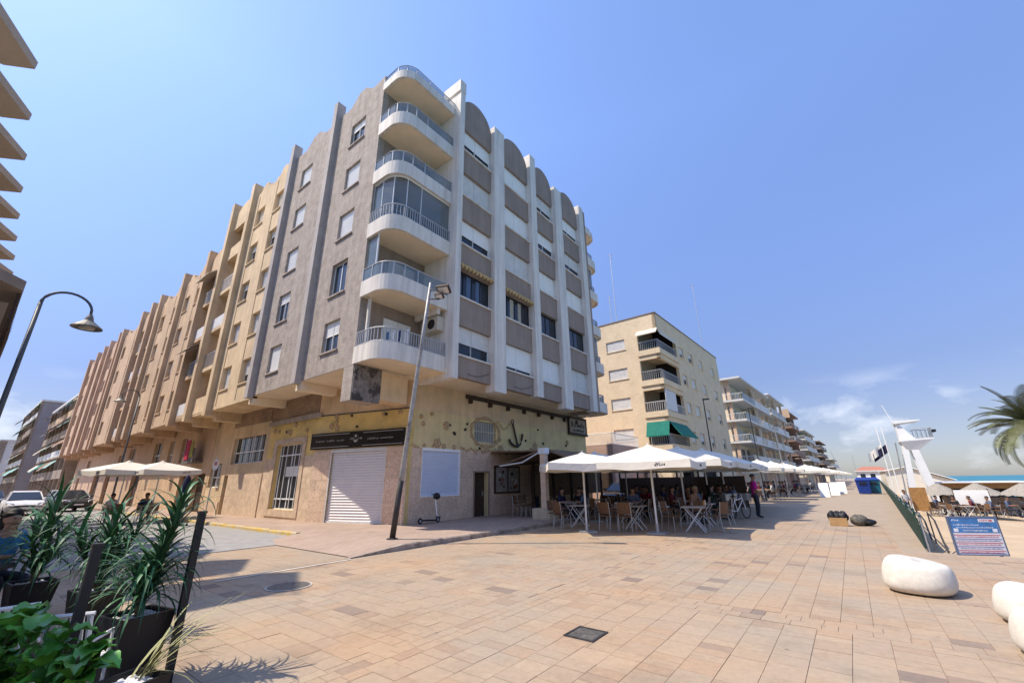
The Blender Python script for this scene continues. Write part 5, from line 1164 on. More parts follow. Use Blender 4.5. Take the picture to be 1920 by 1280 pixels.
# information board on the beach edge
sgn = thing('information_board', 'blue and white beach information board standing on the paving edge', 'sign board', (1.85, 13.7, 0)); FSg = fr(1.47, 13.55, .776, .336); SW = .84
m = MB(FSg); m.box(0, SW, -.03, 0, .02, .74); m.build('panel', SIGNW, sgn)
m = MB(FSg); m.box(.01, SW-.01, .001, .004, .44, .73); m.build('blue_header', SIGNB, sgn)
m = MB(FSg); m.box(-.02, SW+.02, -.04, .012, .74, .76); m.box(-.02, 0, -.04, .012, 0, .74); m.box(SW, SW+.02, -.04, .012, 0, .74); m.box(0, SW, -.04, .012, .0, .02); m.build('frame', mat('blue_grey_frame', (.10, .13, .2), .5), sgn)
m = MB(FSg); m.box(.52, .8, .004, .007, .65, .71); m.k = 1; m.box(.7, .76, .007, .009, .665, .695); strokes(m, .54, .68, .67, .03, .007, .009, 3); m.build('logo_patch', [SIGNW, SIGNR], sgn)
m = MB(FSg); strokes(m, .05, .16, .67, .04, .004, .006, 51); strokes(m, .06, .5, .58, .03, .004, .006, 1); strokes(m, .1, .75, .53, .025, .004, .006, 2); strokes(m, .2, .62, .47, .03, .004, .006, 4); m.box(.04, .12, .004, .007, .455, .52); m.box(.72, .8, .004, .007, .455, .52); m.build('header_lettering', SIGNW, sgn)
m = MB(FSg)
for i, z in enumerate((.40, .325, .25, .175, .10, .05)):
    m.k = i % 2; m.box(.02, SW-.02, .001, .0035, z-.012, z); strokes(m, .05, .78, z-.05, .022, .001, .0035, 30+i)
m.build('body_lettering', [SIGNR, mat('sign_ink', (.16, .15, .30), .6)], sgn)
m = MB(FSg); 
for a in (.06, SW-.1): m.box(a, a+.04, -.09, -.041, -.08, .7)
m.build('support_post', METAL, sgn)
# recycling bins, box and bags
for lb, x, y, mt_ in (('navy blue recycling bin on the promenade', .75, 55.5, BINB), ('teal recycling bin beside the navy one', 1.55, 56.2, BINT)):
    T = thing('recycling_bin', lb, 'bin', (x, y, 0), 'recycling bins'); m = MB()
    m.loft([[(x-a, y-a, z), (x+a, y-a, z), (x+a, y+a, z), (x-a, y+a, z)] for a, z in ((.46, .05), (.55, 1.25))]); m.build('body', mt_, T)
    m = MB(); m.loft([[(x-a, y-a, z), (x+a, y-a, z), (x+a, y+a, z), (x-a, y+a, z)] for a, z in ((.58, 1.25), (.58, 1.33), (.35, 1.55))]); m.build('lid', BINB, T)
    m = MB(); m.box(x-.3, x+.3, y-.59, y-.57, .9, 1.1); m.build('opening', BLACK, T)
T = thing('cardboard_box', 'open cardboard box filled with dark goods on the promenade', 'box', (-.66, 19.4, GZ))
m = MB(); m.box(-.92, -.42, 19.2, 19.22, GZ, .27); m.box(-.92, -.42, 19.56, 19.58, GZ, .27); m.box(-.92, -.9, 19.22, 19.56, GZ, .27); m.box(-.44, -.42, 19.22, 19.56, GZ, .27); m.box(-.9, -.44, 19.22, 19.56, GZ, .03); m.build('carton', CARDB, T)
def lumpy(nm, x, y, z, sx, sy_, h, mt_, par, seed):
    r_ = random.Random(seed); m = MB(); rings = []
    for i in range(7):
        u = math.pi*i/6; rings.append([(x+sx*(.08+math.sin(u))*(1+.2*math.sin(3*t+seed)+r_.uniform(-.2, .2))*math.cos(t), y+sy_*(.08+math.sin(u))*(1+r_.uniform(-.1, .1))*math.sin(t), z+h*(.5-.5*math.cos(u))*(1+.12*math.sin(2*t+seed))) for t in [2*math.pi*k/14 for k in range(14)]])
    m.loft(rings); return m.build(nm, mt_, par, smooth=True)
for i in range(3): lumpy('black_goods', -.82+.15*i, 19.4, .12, .12, .14, .34, BAGB, T, i)
for lb, x, y, a, b, h, mt_ in (('limp grey brown bag lying beside the cardboard box', -.12, 19.6, .23, .2, .33, BAGG), ('black bag slumped behind the grey brown one', .12, 19.75, .22, .2, .2, BAGB)):
    tag(lumpy('bag', x, y, GZ, a, b, h, mt_, None, int(x*50)), lb, 'bag')
# promenade lamps
for lb, x, y, h, mt_ in (('slim dark lamp post in front of the brick block', -6.2, 27.2, 6.3, IRON), ('dark lamp post in front of the cream balcony block', -5.4, 38.0, 7.0, IRON), ('slim pale lamp post farther along the terraces', -4.6, 45.0, 6.2, METAL)):
    T = thing('lamp_post', lb, 'lamp post', (x, y, 0)); m = MB(); m.tube([(x, y, 0), (x, y, h)], .045, 8, .03); m.build('pole', mt_, T)
    m = MB(); m.box(x-.03, x+.35, y-.06, y+.06, h-.1, h-.03); m.build('lantern', IRON, T)

# ================================================================== CARS
def make_car(paint):
    T = thing('parked_car', 'x', 'car'); hw = .88
    # body: cross-sections along the length (x forward), z profile of the shoulder
    sec = [(-2.1, .55, .80, .86), (-2.02, .32, .92, .95), (-1.4, .24, .97, 1.0), (-.4, .22, .96, 1.0), (.7, .22, .95, 1.0), (1.5, .24, .88, .99), (1.95, .30, .76, .93), (2.12, .42, .64, .84)]
    m = MB(); rings = []
    for x, zb, zt, w_ in sec:
        W = hw*w_; rings.append([(x, -W*.92, zb), (x, -W, zb+.15), (x, -W, zt-.12), (x, -W*.93, zt), (x, 0, zt+.03), (x, W*.93, zt), (x, W, zt-.12), (x, W, zb+.15), (x, W*.92, zb)])
    m.loft(rings); b = m.build('body', paint, T, smooth=True); b.modifiers.new('e', 'EDGE_SPLIT').split_angle = rad(40)
    m = MB(); cab = [(-1.75, .97, .80, .0), (-1.15, 1.42, .66, 0), (-.3, 1.5, .66, 0), (.45, 1.42, .66, 0), (1.15, .96, .80, 0)]
    m.loft([[(-1.7, -.80, .95), (-1.7, .80, .95), (1.2, .80, .95), (1.2, -.80, .95)], [(-1.05, -.62, 1.43), (-1.05, .62, 1.43), (.35, .62, 1.43), (.35, -.62, 1.43)]]); m.build('glasshouse', GLASS, T)
    m = MB(); m.loft([[(-1.08, -.63, 1.42), (-1.08, .63, 1.42), (.38, .63, 1.42), (.38, -.63, 1.42)], [(-.9, -.52, 1.5), (-.9, .52, 1.5), (.2, .52, 1.5), (.2, -.52, 1.5)]]); m.build('roof', paint, T)
    m = MB()
    for sy_ in (-1, 1):
        m.bar((1.2, sy_*.79, .95), (.36, sy_*.63, 1.43), .06); m.bar((-1.7, sy_*.79, .95), (-1.06, sy_*.63, 1.43), .07); m.bar((-.25, sy_*.815, .95), (-.3, sy_*.635, 1.43), .05)
    m.build('pillars', paint, T)
    for x in (-1.3, 1.35):
        for sy_ in (-1, 1):
            m = MB(); m.F = lambda a, bb, c, x=x, sy_=sy_: (x+a, sy_*(.78+bb), .31+c)
            rg = lambda r, bb: [(r*math.cos(t), bb, r*math.sin(t)) for t in [2*math.pi*k/18 for k in range(18)]]
            m.loft([rg(.31, -.1), rg(.31, .1), rg(.2, .115)]); wv = m.build('wheel', BLACK, T)
            m = MB(); m.F = lambda a, bb, c, x=x, sy_=sy_: (x+a, sy_*(.78+bb), .31+c); m.loft([rg(.2, .1), rg(.19, .12), rg(.05, .125)]); m.build('rim', METAL, wv)
    for sy_ in (-1, 1):
        m = MB(); m.loft([[(1.98, sy_*.50, .66), (2.09, sy_*.5, .66), (2.09, sy_*.5, .74), (1.98, sy_*.5, .78)], [(1.7, sy_*.83, .7), (1.86, sy_*.83, .7), (1.86, sy_*.83, .8), (1.7, sy_*.83, .84)]]); m.build('headlight', mat('headlight_glass', (.55, .57, .6), .1, .1, 5, spec=.8), T)
        m = MB(); m.loft([[(.95, sy_*.86, .98), (1.08, sy_*.86, .98), (1.08, sy_*1.02, 1.0), (.95, sy_*1.02, 1.0)], [(.95, sy_*.86, 1.08), (1.08, sy_*.86, 1.08), (1.08, sy_*1.02, 1.11), (.95, sy_*1.02, 1.11)]]); m.build('mirror', paint, T)
    m = MB(); m.box(2.08, 2.135, -.42, .42, .52, .62); m.box(2.05, 2.11, -.6, .6, .34, .44); m.build('grille', BLACK, T)
    m = MB(); m.box(2.11, 2.15, -.26, .26, .44, .54); m.build('number_plate', SIGNW, T)
    return T
def paintm(n, c): return mat(n, c, .25, .03, 2, spec=.6)
CARS = [('white saloon car facing the camera at the left edge', -43.5, 3.3, 0, paintm('white_car_paint', (.72, .72, .72))), ('dark grey car parked behind the white saloon', -47, 5.9, 8, paintm('graphite_paint', (.03, .032, .036))),
        ('maroon car parked farther up the street', -54, 4.2, 0, paintm('maroon_paint', (.12, .02, .025))), ('silver car parked beside the beige row', -55, 6.3, 0, paintm('silver_paint', (.42, .42, .43))), ('black car farthest up the street', -62, 2.6, 0, paintm('black_paint', (.012, .012, .014))),
        ('dark car parked in the side street behind the parasols', -12.8, 29.2, -90, MATS['black_paint'] if 'black_paint' in MATS else BLACK)]
for lb, x, y, r, pm_ in CARS:
    o = make_car(pm_); place(o, x, y, .018 if y < 8 else .002, rad(r)); tag(o, lb, 'car', 'parked cars')
# ================================================================== STREET SIDE: PARASOLS, SIGN, NAVY COVER
parasol('left of two white parasols in the street by the beige row', -28, 5.2, 2.2, 2.8, 2.6, rad(12), 'white parasols in the street', base=.017)
parasol('right of two white parasols in the street by the beige row', -27.4, 6.4, 2.2, 2.8, 2.5, rad(12), 'white parasols in the street', base=.017)
T = thing('no_parking_sign', 'small round traffic sign on a thin post by the beige wall', 'traffic sign', (-24.8, 7.9, .13))
m = MB(); m.tube([(-24.8, 7.9, .13), (-24.8, 7.9, 3.0)], .03, 8); m.build('post', METAL, T)
m = MB(fr(-24.76, 7.9, .35, .94)); m.plate([(.13*math.cos(t), 2.62+.26*math.sin(t)) for t in [2*math.pi*k/20 for k in range(20)]], -.01, .01); d_ = m.build('disc', SHUTB, T)
m = MB(fr(-24.76, 7.9, .35, .94)); m.plate([(.07*math.cos(t), 2.68+.1*math.sin(t)) for t in [2*math.pi*k/20 for k in range(20)]], .011, .014); m.build('symbol', mat('faded_red_sign', (.5, .2, .17), .6), d_)
T = thing('closed_parasol', 'tall closed navy parasol cover standing by the beige wall', 'parasol', (-23.4, 6.5, .13))
m = MB(); m.lathe([(.1, .35), (.19, .6), (.22, 1.1), (.19, 1.6), (.11, 2.0), (.02, 2.12)], 12, -23.4, 6.5); m.build('cover', PURPLE, T, smooth=True)
m = MB(); m.tube([(-23.4, 6.5, .017), (-23.4, 6.5, .6)], .035, 8); m.box(-23.7, -23.1, 6.2, 6.8, .018, .08); m.build('base', IRON, T)
# street cafe tables under the two parasols
for i, (x, y) in enumerate(((-28.2, 5.1), (-27.2, 6.2))):
    table('small table under the street parasols', x, y, 0, 'tables under the street parasols', z=.018)
    for dx, r in ((-.62, 90), (.62, -90)): chair('chair under the street parasols', x+dx, y, rad(r), 'chairs under the street parasols', z=.018)
    person(['guest with white top under the left street parasol', 'guest with dark top under the right street parasol'][i], 'sit', x-.6, y, rad(90), SHIRTS[4 if i == 0 else 5], DENIM, skin=SKIND, z=.018)

# ================================================================== PLANTED TERRACE IN THE LOWER LEFT CORNER
def blade(L, W, bend, n=7, fold=.25):
    m = MB(); pts = []; a = 0; x = z = 0
    for i in range(n+1):
        t = i/n; w_ = W*math.sin(math.pi*min(1, .18+.82*t)**.8)*(1 if t < .98 else .15); pts.append((x, z, max(w_, .0015), a))
        a_ = bend*t; x += L/n*math.sin(a_); z += L/n*math.cos(a_)
    rows = [[m.P(px_, -w_, pz), m.P(px_, 0, pz-fold*w_), m.P(px_, w_, pz)] for px_, pz, w_, _ in pts]
    for r0, r1 in zip(rows, rows[1:]):
        m.face((r0[0], r0[1], r1[1], r1[0])); m.face((r0[1], r0[2], r1[2], r1[1]))
    return m
def proto(mb, nm, mt_):
    o = mb.build(nm, mt_, smooth=True); me = o.data; bpy.data.objects.remove(o); return me
BL = [proto(blade(.66, .017, b, 9), 'leaf', LEAF) for b in (1.1, 1.7, 2.3, 2.8)]
def leafobj(me, par, p, rz, tilt, s, nm='leaf', w=1.):
    o = bpy.data.objects.new(nm, me); COL.objects.link(o); o.parent = par; o.location = Vector(p)-par.location
    o.rotation_euler = (0, tilt, rz); o.scale = (s, s, s); return o
def dracaena(label, x, y, zpot, stems, seed, cat='plant'):
    r_ = random.Random(seed); T = thing('dracaena', label, cat, (x, y, zpot))
    for (dx, dy, h, n, L) in stems:
        m = MB(); m.tube([(x, y, zpot-.05), (x+dx*.4, y+dy*.4, zpot+h*.5), (x+dx, y+dy, zpot+h)], .018, 6, .012); m.build('stem', STEM, T)
        n = int(n*1.35)
        for i in range(n):
            t = i/n; a = i*2.4+r_.random()*.5
            f = 1-.88*t; leafobj(r_.choice(BL), T, (x+dx*f, y+dy*f, zpot+h*f), a, .1+.6*t+r_.uniform(-.15, .3), L*r_.uniform(.75, 1.2))
    return T
def pot(label, x, y, w0, w1, h, rz=0, z=.014):
    T = thing('planter', label, 'planter', (x, y, z)); m = MB(lambda a, b, c: (x+a*math.cos(rz)-b*math.sin(rz), y+a*math.sin(rz)+b*math.cos(rz), z+c))
    sq = lambda w_, c: [(-w_, -w_, c), (w_, -w_, c), (w_, w_, c), (-w_, w_, c)]
    m.loft([sq(w0/2, 0), sq(w1/2, h), sq(w1/2-.025, h), sq(w1/2-.04, h-.06)], cap=True); m.build('pot', mat('black_planter', (.012, .012, .013), .4, .3, 3), T)
    m = MB(); r_ = random.Random(int(x*100))
    for i in range(90):
        a, b = r_.uniform(-w1/2+.06, w1/2-.06), r_.uniform(-w1/2+.06, w1/2-.06); s_p = r_.uniform(.018, .032); q = (x+a*math.cos(rz)-b*math.sin(rz), y+a*math.sin(rz)+b*math.cos(rz), z+h-.05)
        m.loft([[(q[0]+s_p*rr*math.cos(t), q[1]+s_p*rr*math.sin(t), q[2]+s_p*zz) for t in [2*math.pi*k/6 for k in range(6)]] for rr, zz in ((.6, 0), (1, .5), (.5, 1))])
    o = m.build('pebbles', mat('white_pebbles', (.72, .70, .67), .7, .2, 20), T); o['kind'] = 'stuff'
    return T
pot('tall black planter with white pebbles holding the dracaena', -5.2, 1.3, .28, .4, .55, rad(12))
dracaena('tall dracaena with drooping blade leaves in the black planter', -5.2, 1.3, .55, [(-.05, .08, .26, 40, .8), (-.1, .1, .52, 34, .8), (-.02, .14, .72, 34, .85), (-.06, .16, .9, 36, .85), (-.3, .0, .3, 24, .75), (.12, -.1, .3, 24, .7)], 1)
pot('black planter farther back on the terrace holding a dark dracaena', -7.1, 1.35, .3, .42, .5, rad(5))
dracaena('dark dracaena with upright bluish leaves at the back of the terrace', -7.1, 1.35, .5, [(0, 0, .75, 34, 1.0), (0, 0, .45, 26, .95), (-.25, -.25, .5, 26, 1.0), (.2, -.1, .35, 24, .9), (.1, .2, .55, 26, .95)], 2)
pot('black planter deep on the terrace holding the darkest dracaena', -8.4, .95, .3, .42, .5, rad(5))
dracaena('darkest dracaena beside the seated woman', -8.4, .95, .5, [(0, 0, .8, 34, 1.0), (0, 0, .5, 26, 1.0), (-.3, -.1, .5, 24, 1.0), (.3, .1, .4, 24, 1.0)], 3)
pot('low black planter at the bottom edge with dry grass', -4.35, 1.12, .3, .36, .3, rad(20))
GR = [proto(blade(.55, .006, b, 6, .1), 'leaf', mat('dry_grass', (.30, .29, .13), .7, .3, 4, rnd=.3)) for b in (.5, .9, 1.4)]
T = thing('ornamental_grass', 'thin dry ornamental grass leaning over the paving', 'grass plant', (-4.4, 1.2, .3))
for i in range(24): leafobj(random.choice(GR), T, (-4.4+random.uniform(-.06, .06), 1.2+random.uniform(-.06, .06), .28), random.gauss(rad(75), .6), random.uniform(.35, 1.15), random.uniform(.9, 1.5))
def broad(L, W):
    m = MB(); n = 8; rows = []
    for i in range(n+1):
        t = i/n; w_ = W*(math.sin(math.pi*t**.75)**.8 if 0 < t < 1 else .02); x = L*t; z = .22*L*math.sin(t*2.2)-.25*L*t*t
        rows.append([m.P(x, -w_, z+.35*w_+.01*math.sin(i*2)), m.P(x, -w_*.5, z+.1*w_), m.P(x, 0, z-.02*W), m.P(x, w_*.5, z+.1*w_), m.P(x, w_, z+.35*w_-.01*math.sin(i*2.4))])
    for r0, r1 in zip(rows, rows[1:]):
        for k in range(4): m.face((r0[k], r0[k+1], r1[k+1], r1[k]))
    return m
BR = [proto(broad(.17, .062), 'leaf', LEAFB), proto(broad(.15, .07), 'leaf', LEAFB)]
def fig(label, x, y, z0, H, n, spread, seed):
    r_ = random.Random(seed); T = thing('fiddle_leaf_plant', label, 'plant', (x, y, z0)); k = 0
    for s_i in range(4):
        ex, ey = r_.uniform(-spread, spread), r_.uniform(-spread, spread)
        m = MB(); m.tube([(x, y, z0-.05), (x+ex*.5, y+ey*.5, z0+H*.5), (x+ex, y+ey, z0+H)], .011, 5, .007); m.build('stem', STEM, T)
        for i in range(n//4):
            t = .15+.85*i/(n//4); k += 1
            leafobj(r_.choice(BR), T, (x+ex*t, y+ey*t, z0+H*t), k*2.4+r_.random(), r_.uniform(-.9, .15), r_.uniform(.8, 1.35))
    return T
tr = thing('planter_trough', 'long low black planter trough in the bottom left corner', 'planter', (-4.0, .55, .014)); 
m = MB(fr(-4.6, .25, 1, .28)); m.box(0, 1.3, -.3, 0, .014, .36); m.build('trough', MATS['black_planter'], tr)
m = MB(fr(-4.6, .25, 1, .28)); m.box(.03, 1.27, -.27, -.03, .361, .372); m.build('soil', mat('dark_soil', (.05, .04, .03), 1), tr)
fig('bright broad leaved plant filling the bottom left corner', -4.25, .48, .37, .42, 44, .24, 4); fig('second broad leaved plant between the corner one and the planter', -3.9, .72, .37, .32, 40, .2, 5); fig('broad leaved plant at the left picture edge', -4.75, .40, .30, .5, 36, .2, 6)
for lb, x, y, h in (('slim black fence post right of the planted terrace', -4.98, 1.56, 1.36), ('slim black fence post in front of the broad leaved plants', -4.45, .78, 1.2)):
    T = thing('fence_post', lb, 'post', (x, y, .014), 'black terrace posts'); m = MB(); m.box(x-.028, x+.028, y-.028, y+.028, .014, h); m.build('post', BLACK, T); m = MB(); m.box(x-.034, x+.034, y-.034, y+.034, h, h+.02); m.build('cap', IRON, T)
def slat_chair(label, x, y, rz):
    T = thing('slatted_chair', label, 'chair', (0, 0, 0))
    for i in range(9):
        a = -.24+.06*i; m = MB(); m.loft([[(a-.018, .2, .42), (a+.018, .2, .42), (a+.018, .215, .42), (a-.018, .215, .42)], [(a-.02, .36, .86), (a+.02, .36, .86), (a+.02, .375, .86), (a-.02, .375, .86)]]); m.build('back_slat', SHUT, T)
    for i in range(7): b = -.25+.065*i; m = MB(); m.box(-.25, .25, b, b+.05, .4, .418); m.build('seat_slat', SHUT, T)
    m = MB(); m.tube([(-.27, .37, .87), (.27, .37, .87)], .018, 6); m.build('top_rail', SHUT, T)
    for sx in (-.25, .25):
        for p, q in (((sx, -.24, 0), (sx, -.22, .6)), ((sx, .24, 0), (sx, .37, .87)), ((sx, -.24, .6), (sx, .3, .62))): m = MB(); m.tube([p, q], .016, 6); m.build('leg', SHUT, T)
    place(T, x, y, .014, rz, .82); return T
slat_chair('white slatted terrace chair behind the broad leaved plants', -5.0, .86, rad(-120)); slat_chair('second white slatted chair at the left picture edge', -5.7, .5, rad(-95)); 
tb_ = thing('terrace_table', 'small dark terrace table beside the seated woman', 'table', (-8.3, .35, .014)); m = MB(); m.lathe([(.0, .72), (.4, .72), (.4, .75), (0, .75)], 20, -8.3, .35); m.build('tabletop', IRON, tb_); m = MB(); m.tube([(-8.3, .35, .014), (-8.3, .35, .72)], .035, 8); m.lathe([(.25, .014), (.25, .03), (.04, .06)], 14, -8.3, .35); m.build('leg', IRON, tb_)
chair('dark rattan chair of the seated woman', -9.2, .62, rad(115), 'chairs of the planted terrace', z=.014)
person('woman in blue top seated on the shaded terrace at the left edge', 'sit', -9.15, .62, rad(115), cloth('bright_blue_top', (.03, .16, .30)), DENIM, z=.014, longhair=True)
parasol('unseen dark parasol added to shade the corner plants', -5.75, -1.8, 2.5, 3.0, 3.5, 0, 'unseen parasols shading the planted terrace', base=.014, marks=False, mtc=TAUPEC)  # out of view, added to cast shade over the plants
parasol('unseen dark parasol added to shade the seated woman', -9.3, -1.8, 2.5, 3.0, 3.5, 0, 'unseen parasols shading the planted terrace', base=.014, marks=False, mtc=TAUPEC)  # second canopy out of view, added for its shadow

# ================================================================== BEACH
def sandz(x, y):
    return -.06-1.05*min(1, max(0, (y-14)/30))
T = thing('lifeguard_tower', 'white lifeguard tower with high platform and slanted legs', 'lifeguard tower', (4.6, 50, -1.2)); q = 50
WHT = mat('bright_white_metal', (.80, .79, .76), .5, .04, 1)
for y in (49.4, 50.6):
    m = MB(); m.loft([[(3.45, y-.1, -1.3), (3.9, y-.1, -1.3), (3.9, y+.1, -1.3), (3.45, y+.1, -1.3)], [(4.0, y-.1, 4.1), (4.35, y-.1, 4.1), (4.35, y+.1, 4.1), (4.0, y+.1, 4.1)]]); m.build('leg', WHT, T)
    m = MB(); m.loft([[(5.0, y-.1, -1.3), (5.55, y-.1, -1.3), (5.55, y+.1, -1.3), (5.0, y+.1, -1.3)], [(4.45, y-.1, 4.0), (4.95, y-.1, 3.72), (4.95, y+.1, 3.72), (4.45, y+.1, 4.0)]]); m.build('leg', WHT, T)
m = MB(); m.loft([[(4.3, 49.3, 3.7), (5.0, 49.3, 3.7), (5.0, 50.7, 3.7), (4.3, 50.7, 3.7)], [(3.9, 49.0, 4.4), (6.0, 49.0, 4.5), (6.0, 51, 4.5), (3.9, 51, 4.4)], [(3.9, 49, 4.55), (6.1, 49, 4.62), (6.1, 51, 4.62), (3.9, 51, 4.55)]]); m.build('platform', WHT, T)
m = MB(); m.loft([[(3.95, y, 4.56), (4.95, y, 4.6), (4.1, y, 6.0), (3.95, y, 6.0)] for y in (49.3, 50.7)]); m.build('cabin_back', WHT, T)
m = MB(); m.loft([[(3.85, 49.1, 5.9), (5.5, 49.1, 6.05), (5.5, 50.9, 6.05), (3.85, 50.9, 5.9)], [(3.85, 49.1, 6.15), (5.6, 49.1, 6.15), (5.6, 50.9, 6.15), (3.85, 50.9, 6.15)]]); m.build('canopy', WHT, T)
m = MB(); railing(m, [(4.9, 49.05), (6.05, 49.05), (6.05, 50.95), (4.9, 50.95)], 4.62, 5.4, .25, .02, .035); m.build('railing', METAL, T)
m = MB(); 
for i in range(18): m.bar((3.3+.02*i, 49.7, -1.1+.3*i), (3.3+.02*i, 50.3, -1.1+.3*i), .03)
m.tube([(3.3, 49.7, -1.2), (3.66, 49.7, 4.4)], .03, 5); m.tube([(3.3, 50.3, -1.2), (3.66, 50.3, 4.4)], .03, 5); m.build('ladder', METAL, T)
m = MB(); m.tube([(3.9, 50, 6.1), (3.5, 50, 7.7)], .03, 5); m.build('aerial', SHUT, T)
m = MB(); m.loft([[(6.15, 49.6, 5.05), (6.4, 49.6, 5.1), (6.4, 49.9, 5.1), (6.15, 49.9, 5.05)], [(6.15, 49.6, 5.3), (6.4, 49.6, 5.3), (6.4, 49.9, 5.3), (6.15, 49.9, 5.3)]]); m.build('loudspeaker', BLACK, T)
for lb, x, hf, cs in (('outer white flagpole with pale flag beside the lifeguard tower', 2.65, 5.0, SHUTB), ('inner white flagpole with navy flag beside the lifeguard tower', 3.0, 5.0, PURPLE)):
    F_ = thing('flagpole', lb, 'flagpole', (x, 49.6, -1.1)); m = MB(); m.tube([(x, 49.6, -1.2), (x, 49.6, hf+.75)], .04, 6); m.build('pole', SHUT, F_)
    m = MB(); rws = [[m.P(x-.12*i, 49.6+.1*math.sin(i*1.1), 4.3-.09*i-.7*k) for k in (0, .5, 1)] for i in range(10)]
    for r0, r1 in zip(rws, rws[1:]): m.face((r0[0], r0[1], r1[1], r1[0])); m.face((r0[1], r0[2], r1[2], r1[1]))
    m.build('flag', cs, F_)
def straw_parasol(label, x, y, zt, r):
    T = thing('straw_parasol', label, 'parasol', (x, y, -1.15), 'straw beach parasols'); r_ = random.Random(int(x*9)); n = 36
    m = MB(); rings = [[(x+.1*math.cos(t), y+.1*math.sin(t), zt) for t in [2*math.pi*k/n for k in range(n)]]]
    for f in (.4, .75, 1.): rings.append([(x+r*f*(1+r_.uniform(-.05, .05))*math.cos(t), y+r*f*math.sin(t), zt-.75*f**1.2-r_.uniform(0, .1)*f) for t in [2*math.pi*k/n for k in range(n)]])
    m.loft(rings, cap=False); m.build('thatch', STRAW, T)
    m = MB(); m.tube([(x, y, -1.3), (x, y, zt)], .07, 7); m.build('pole', DWOOD, T)
for i, (x, y) in enumerate(((5.0, 46.2), (6.95, 45.6), (9.1, 45.0))): straw_parasol(['left straw parasol beside the lifeguard tower', 'middle straw parasol in front of the beach kiosk', 'right straw parasol at the picture edge'][i], x, y, 1.05, 1.35)
T = thing('beach_kiosk', 'low wooden beach kiosk with flat roof behind straw parasols', 'kiosk', (8, 52, -1.2))
m = MB(); m.box(6.0, 10.3, 51.5, 54.7, -1.3, -.1); m.build('counter', mat('grey_wood', (.22, .19, .16), .9, .3, 5), T); m = MB(); m.loft([[(5.3, 50.3, .6), (10.6, 50.3, .6), (10.6, 55, .6), (5.3, 55, .6)], [(5.3, 50.3, 1.02), (10.6, 50.3, 1.02), (10.6, 55, 1.02), (5.3, 55, 1.02)]]); m.build('fascia', WOODB, T); MB().box(5.0, 10.8, 50.0, 55.2, 1.025, 1.12).build('roof', SHUT, T)
for x in (5.5, 7.2, 8.8, 10.3): MB().box(x, x+.14, 50.5, 50.64, -1.3, .595).build('post', DWOOD, T)
MB().box(6, 10.4, 54.8, 54.9, -.1, .595).build('back_wall', DWOOD, T)
for i in range(10): m = MB(); x = 6.2+i*.42; m.lathe([(.06, -.1), (.06, .15), (.025, .22), (.025, .3)], 8, x, 51.8); m.build('bottle', random.choice((SHUT, BLUEC, GREENC, BLACK)), T)
m = MB(); F_ = thing('canvas_screen', 'white canvas wind screen on the beach terrace', 'screen', (5.9, 44, -1.15)); m.box(5.5, 7.2, 44.0, 44.03, -.35, .62); m.build('sheet', SHUT, F_)
for x in (5.5, 7.2): MB().box(x-.04, x+.04, 44.035, 44.1, -1.3, .7).build('post', DWOOD, F_)
F_ = thing('wooden_board', 'varnished wooden board standing at the beach terrace entrance', 'board', (3.6, 43, -1.1)); MB().box(3.1, 4.0, 43, 43.06, -.75, .82).build('panel', WOODB, F_)
for x in (3.15, 3.9): MB().box(x, x+.08, 43.07, 43.14, -1.3, .8).build('post', DWOOD, F_)
rs = random.Random(8)
for i in range(20):
    x = 3.6+rs.random()*6; y = 42.3+rs.random()*3.5
    chair('small weathered chair on the beach terrace', x, y, rs.uniform(0, 6.28), 'chairs on the beach terrace', z=-1.11)
    if i % 2 == 0: table('small table on the beach terrace', x+.7, y+.2, rs.random(), 'tables on the beach terrace', z=-1.11)
for i in range(6): person('small figure sitting on the beach terrace', 'sit', 4.5+i*.85, 43.6+rs.random()*1.5, rs.uniform(0, 6.28), rs.choice(SHIRTS), DENIM, skin=SKIND, group='guests on the beach terrace', z=-1.11)
person('person in white shirt standing at the beach terrace entrance', 'stand', 2.75, 42.6, rad(30), SHIRTS[4], DENIM, skin=SKIND, z=-1.1)
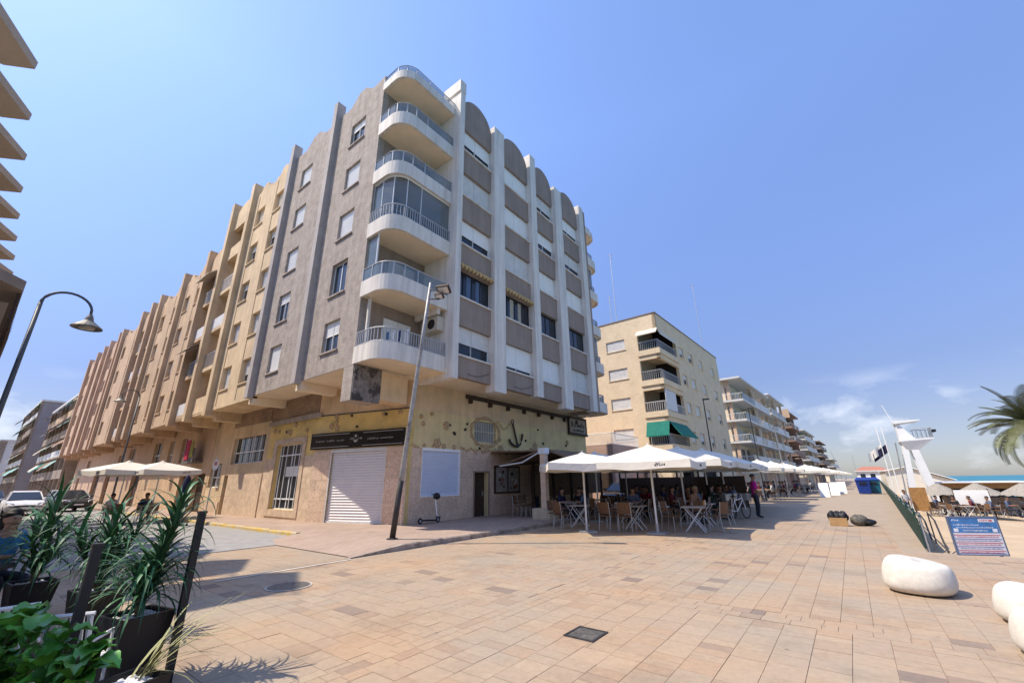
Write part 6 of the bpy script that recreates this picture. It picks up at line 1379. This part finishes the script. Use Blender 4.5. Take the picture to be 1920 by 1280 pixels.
# palm at the right edge
T = thing('palm_tree', 'palm tree with feathery grey green crown at the right edge', 'palm tree', (6.6, 28.2, -.6))
PX, PY, PZ = 6.6, 28.2, 3.55
m = MB(); m.tube([(PX+.1, PY, -.7), (PX+.05, PY, 1.2), (PX, PY, PZ-.1)], .2, 12, .16); m.build('trunk', TRUNK, T)
def frond(L, bend, dry=False):
    m = MB(); n = 26; p = Vector((0, 0, 0)); a = 0; pts = []
    for i in range(n+1):
        t = i/n; pts.append((p.copy(), a)); a = bend*t**1.3; p = p+Vector((math.cos(a)*L/n, 0, -math.sin(a)*L/n))
    m.tube([tuple(q[0]) for q in pts[::3]], .014, 5, .004)
    for i in range(2, n+1):
        q, a_ = pts[i]; t = i/n; l = L*.20*(math.sin(math.pi*(.12+.8*t))**.7); fx = Vector((math.cos(a_), 0, -math.sin(a_)))
        for s_ in (-1, 1):
            for jj in (0, .5):
                o_ = q-fx*(jj*L/n); d = (fx*.75+Vector((0, s_*.85, 0))+Vector((0, 0, .32 if not dry else -.5))).normalized(); w_ = fx*.013
                tip = o_+d*l+Vector((0, 0, -.16*l)); mid = o_+d*l*.55+Vector((0, 0, .02))
                i0 = [m.P(*(o_-w_)), m.P(*(o_+w_)), m.P(*(mid+w_*.9)), m.P(*(mid-w_*.9)), m.P(*tip)]
                m.face((i0[0], i0[1], i0[2], i0[3])); m.face((i0[3], i0[2], i0[4]))
    return m
FRD = [proto(frond(2.0, b), 'frond', PALML) for b in (.6, 1.1, 1.7)]; FDRY = proto(frond(1.7, .5, True), 'frond', DRYL)
r_ = random.Random(3)
for i in range(60):
    o = bpy.data.objects.new('frond', r_.choice(FRD)); COL.objects.link(o); o.parent = T; o.location = Vector((PX, PY, PZ))-T.location
    t = i/60; o.rotation_euler = (r_.uniform(-.25, .25), -1.35+1.75*t+r_.uniform(-.12, .12), i*2.4); s_ = r_.uniform(.85, 1.1); o.scale = (s_, s_, s_)
for i in range(16):
    o = bpy.data.objects.new('frond', FDRY); COL.objects.link(o); o.parent = T; o.location = Vector((PX, PY, PZ-.15))-T.location; o.rotation_euler = (0, 1.05+r_.uniform(-.2, .35), i*.72)
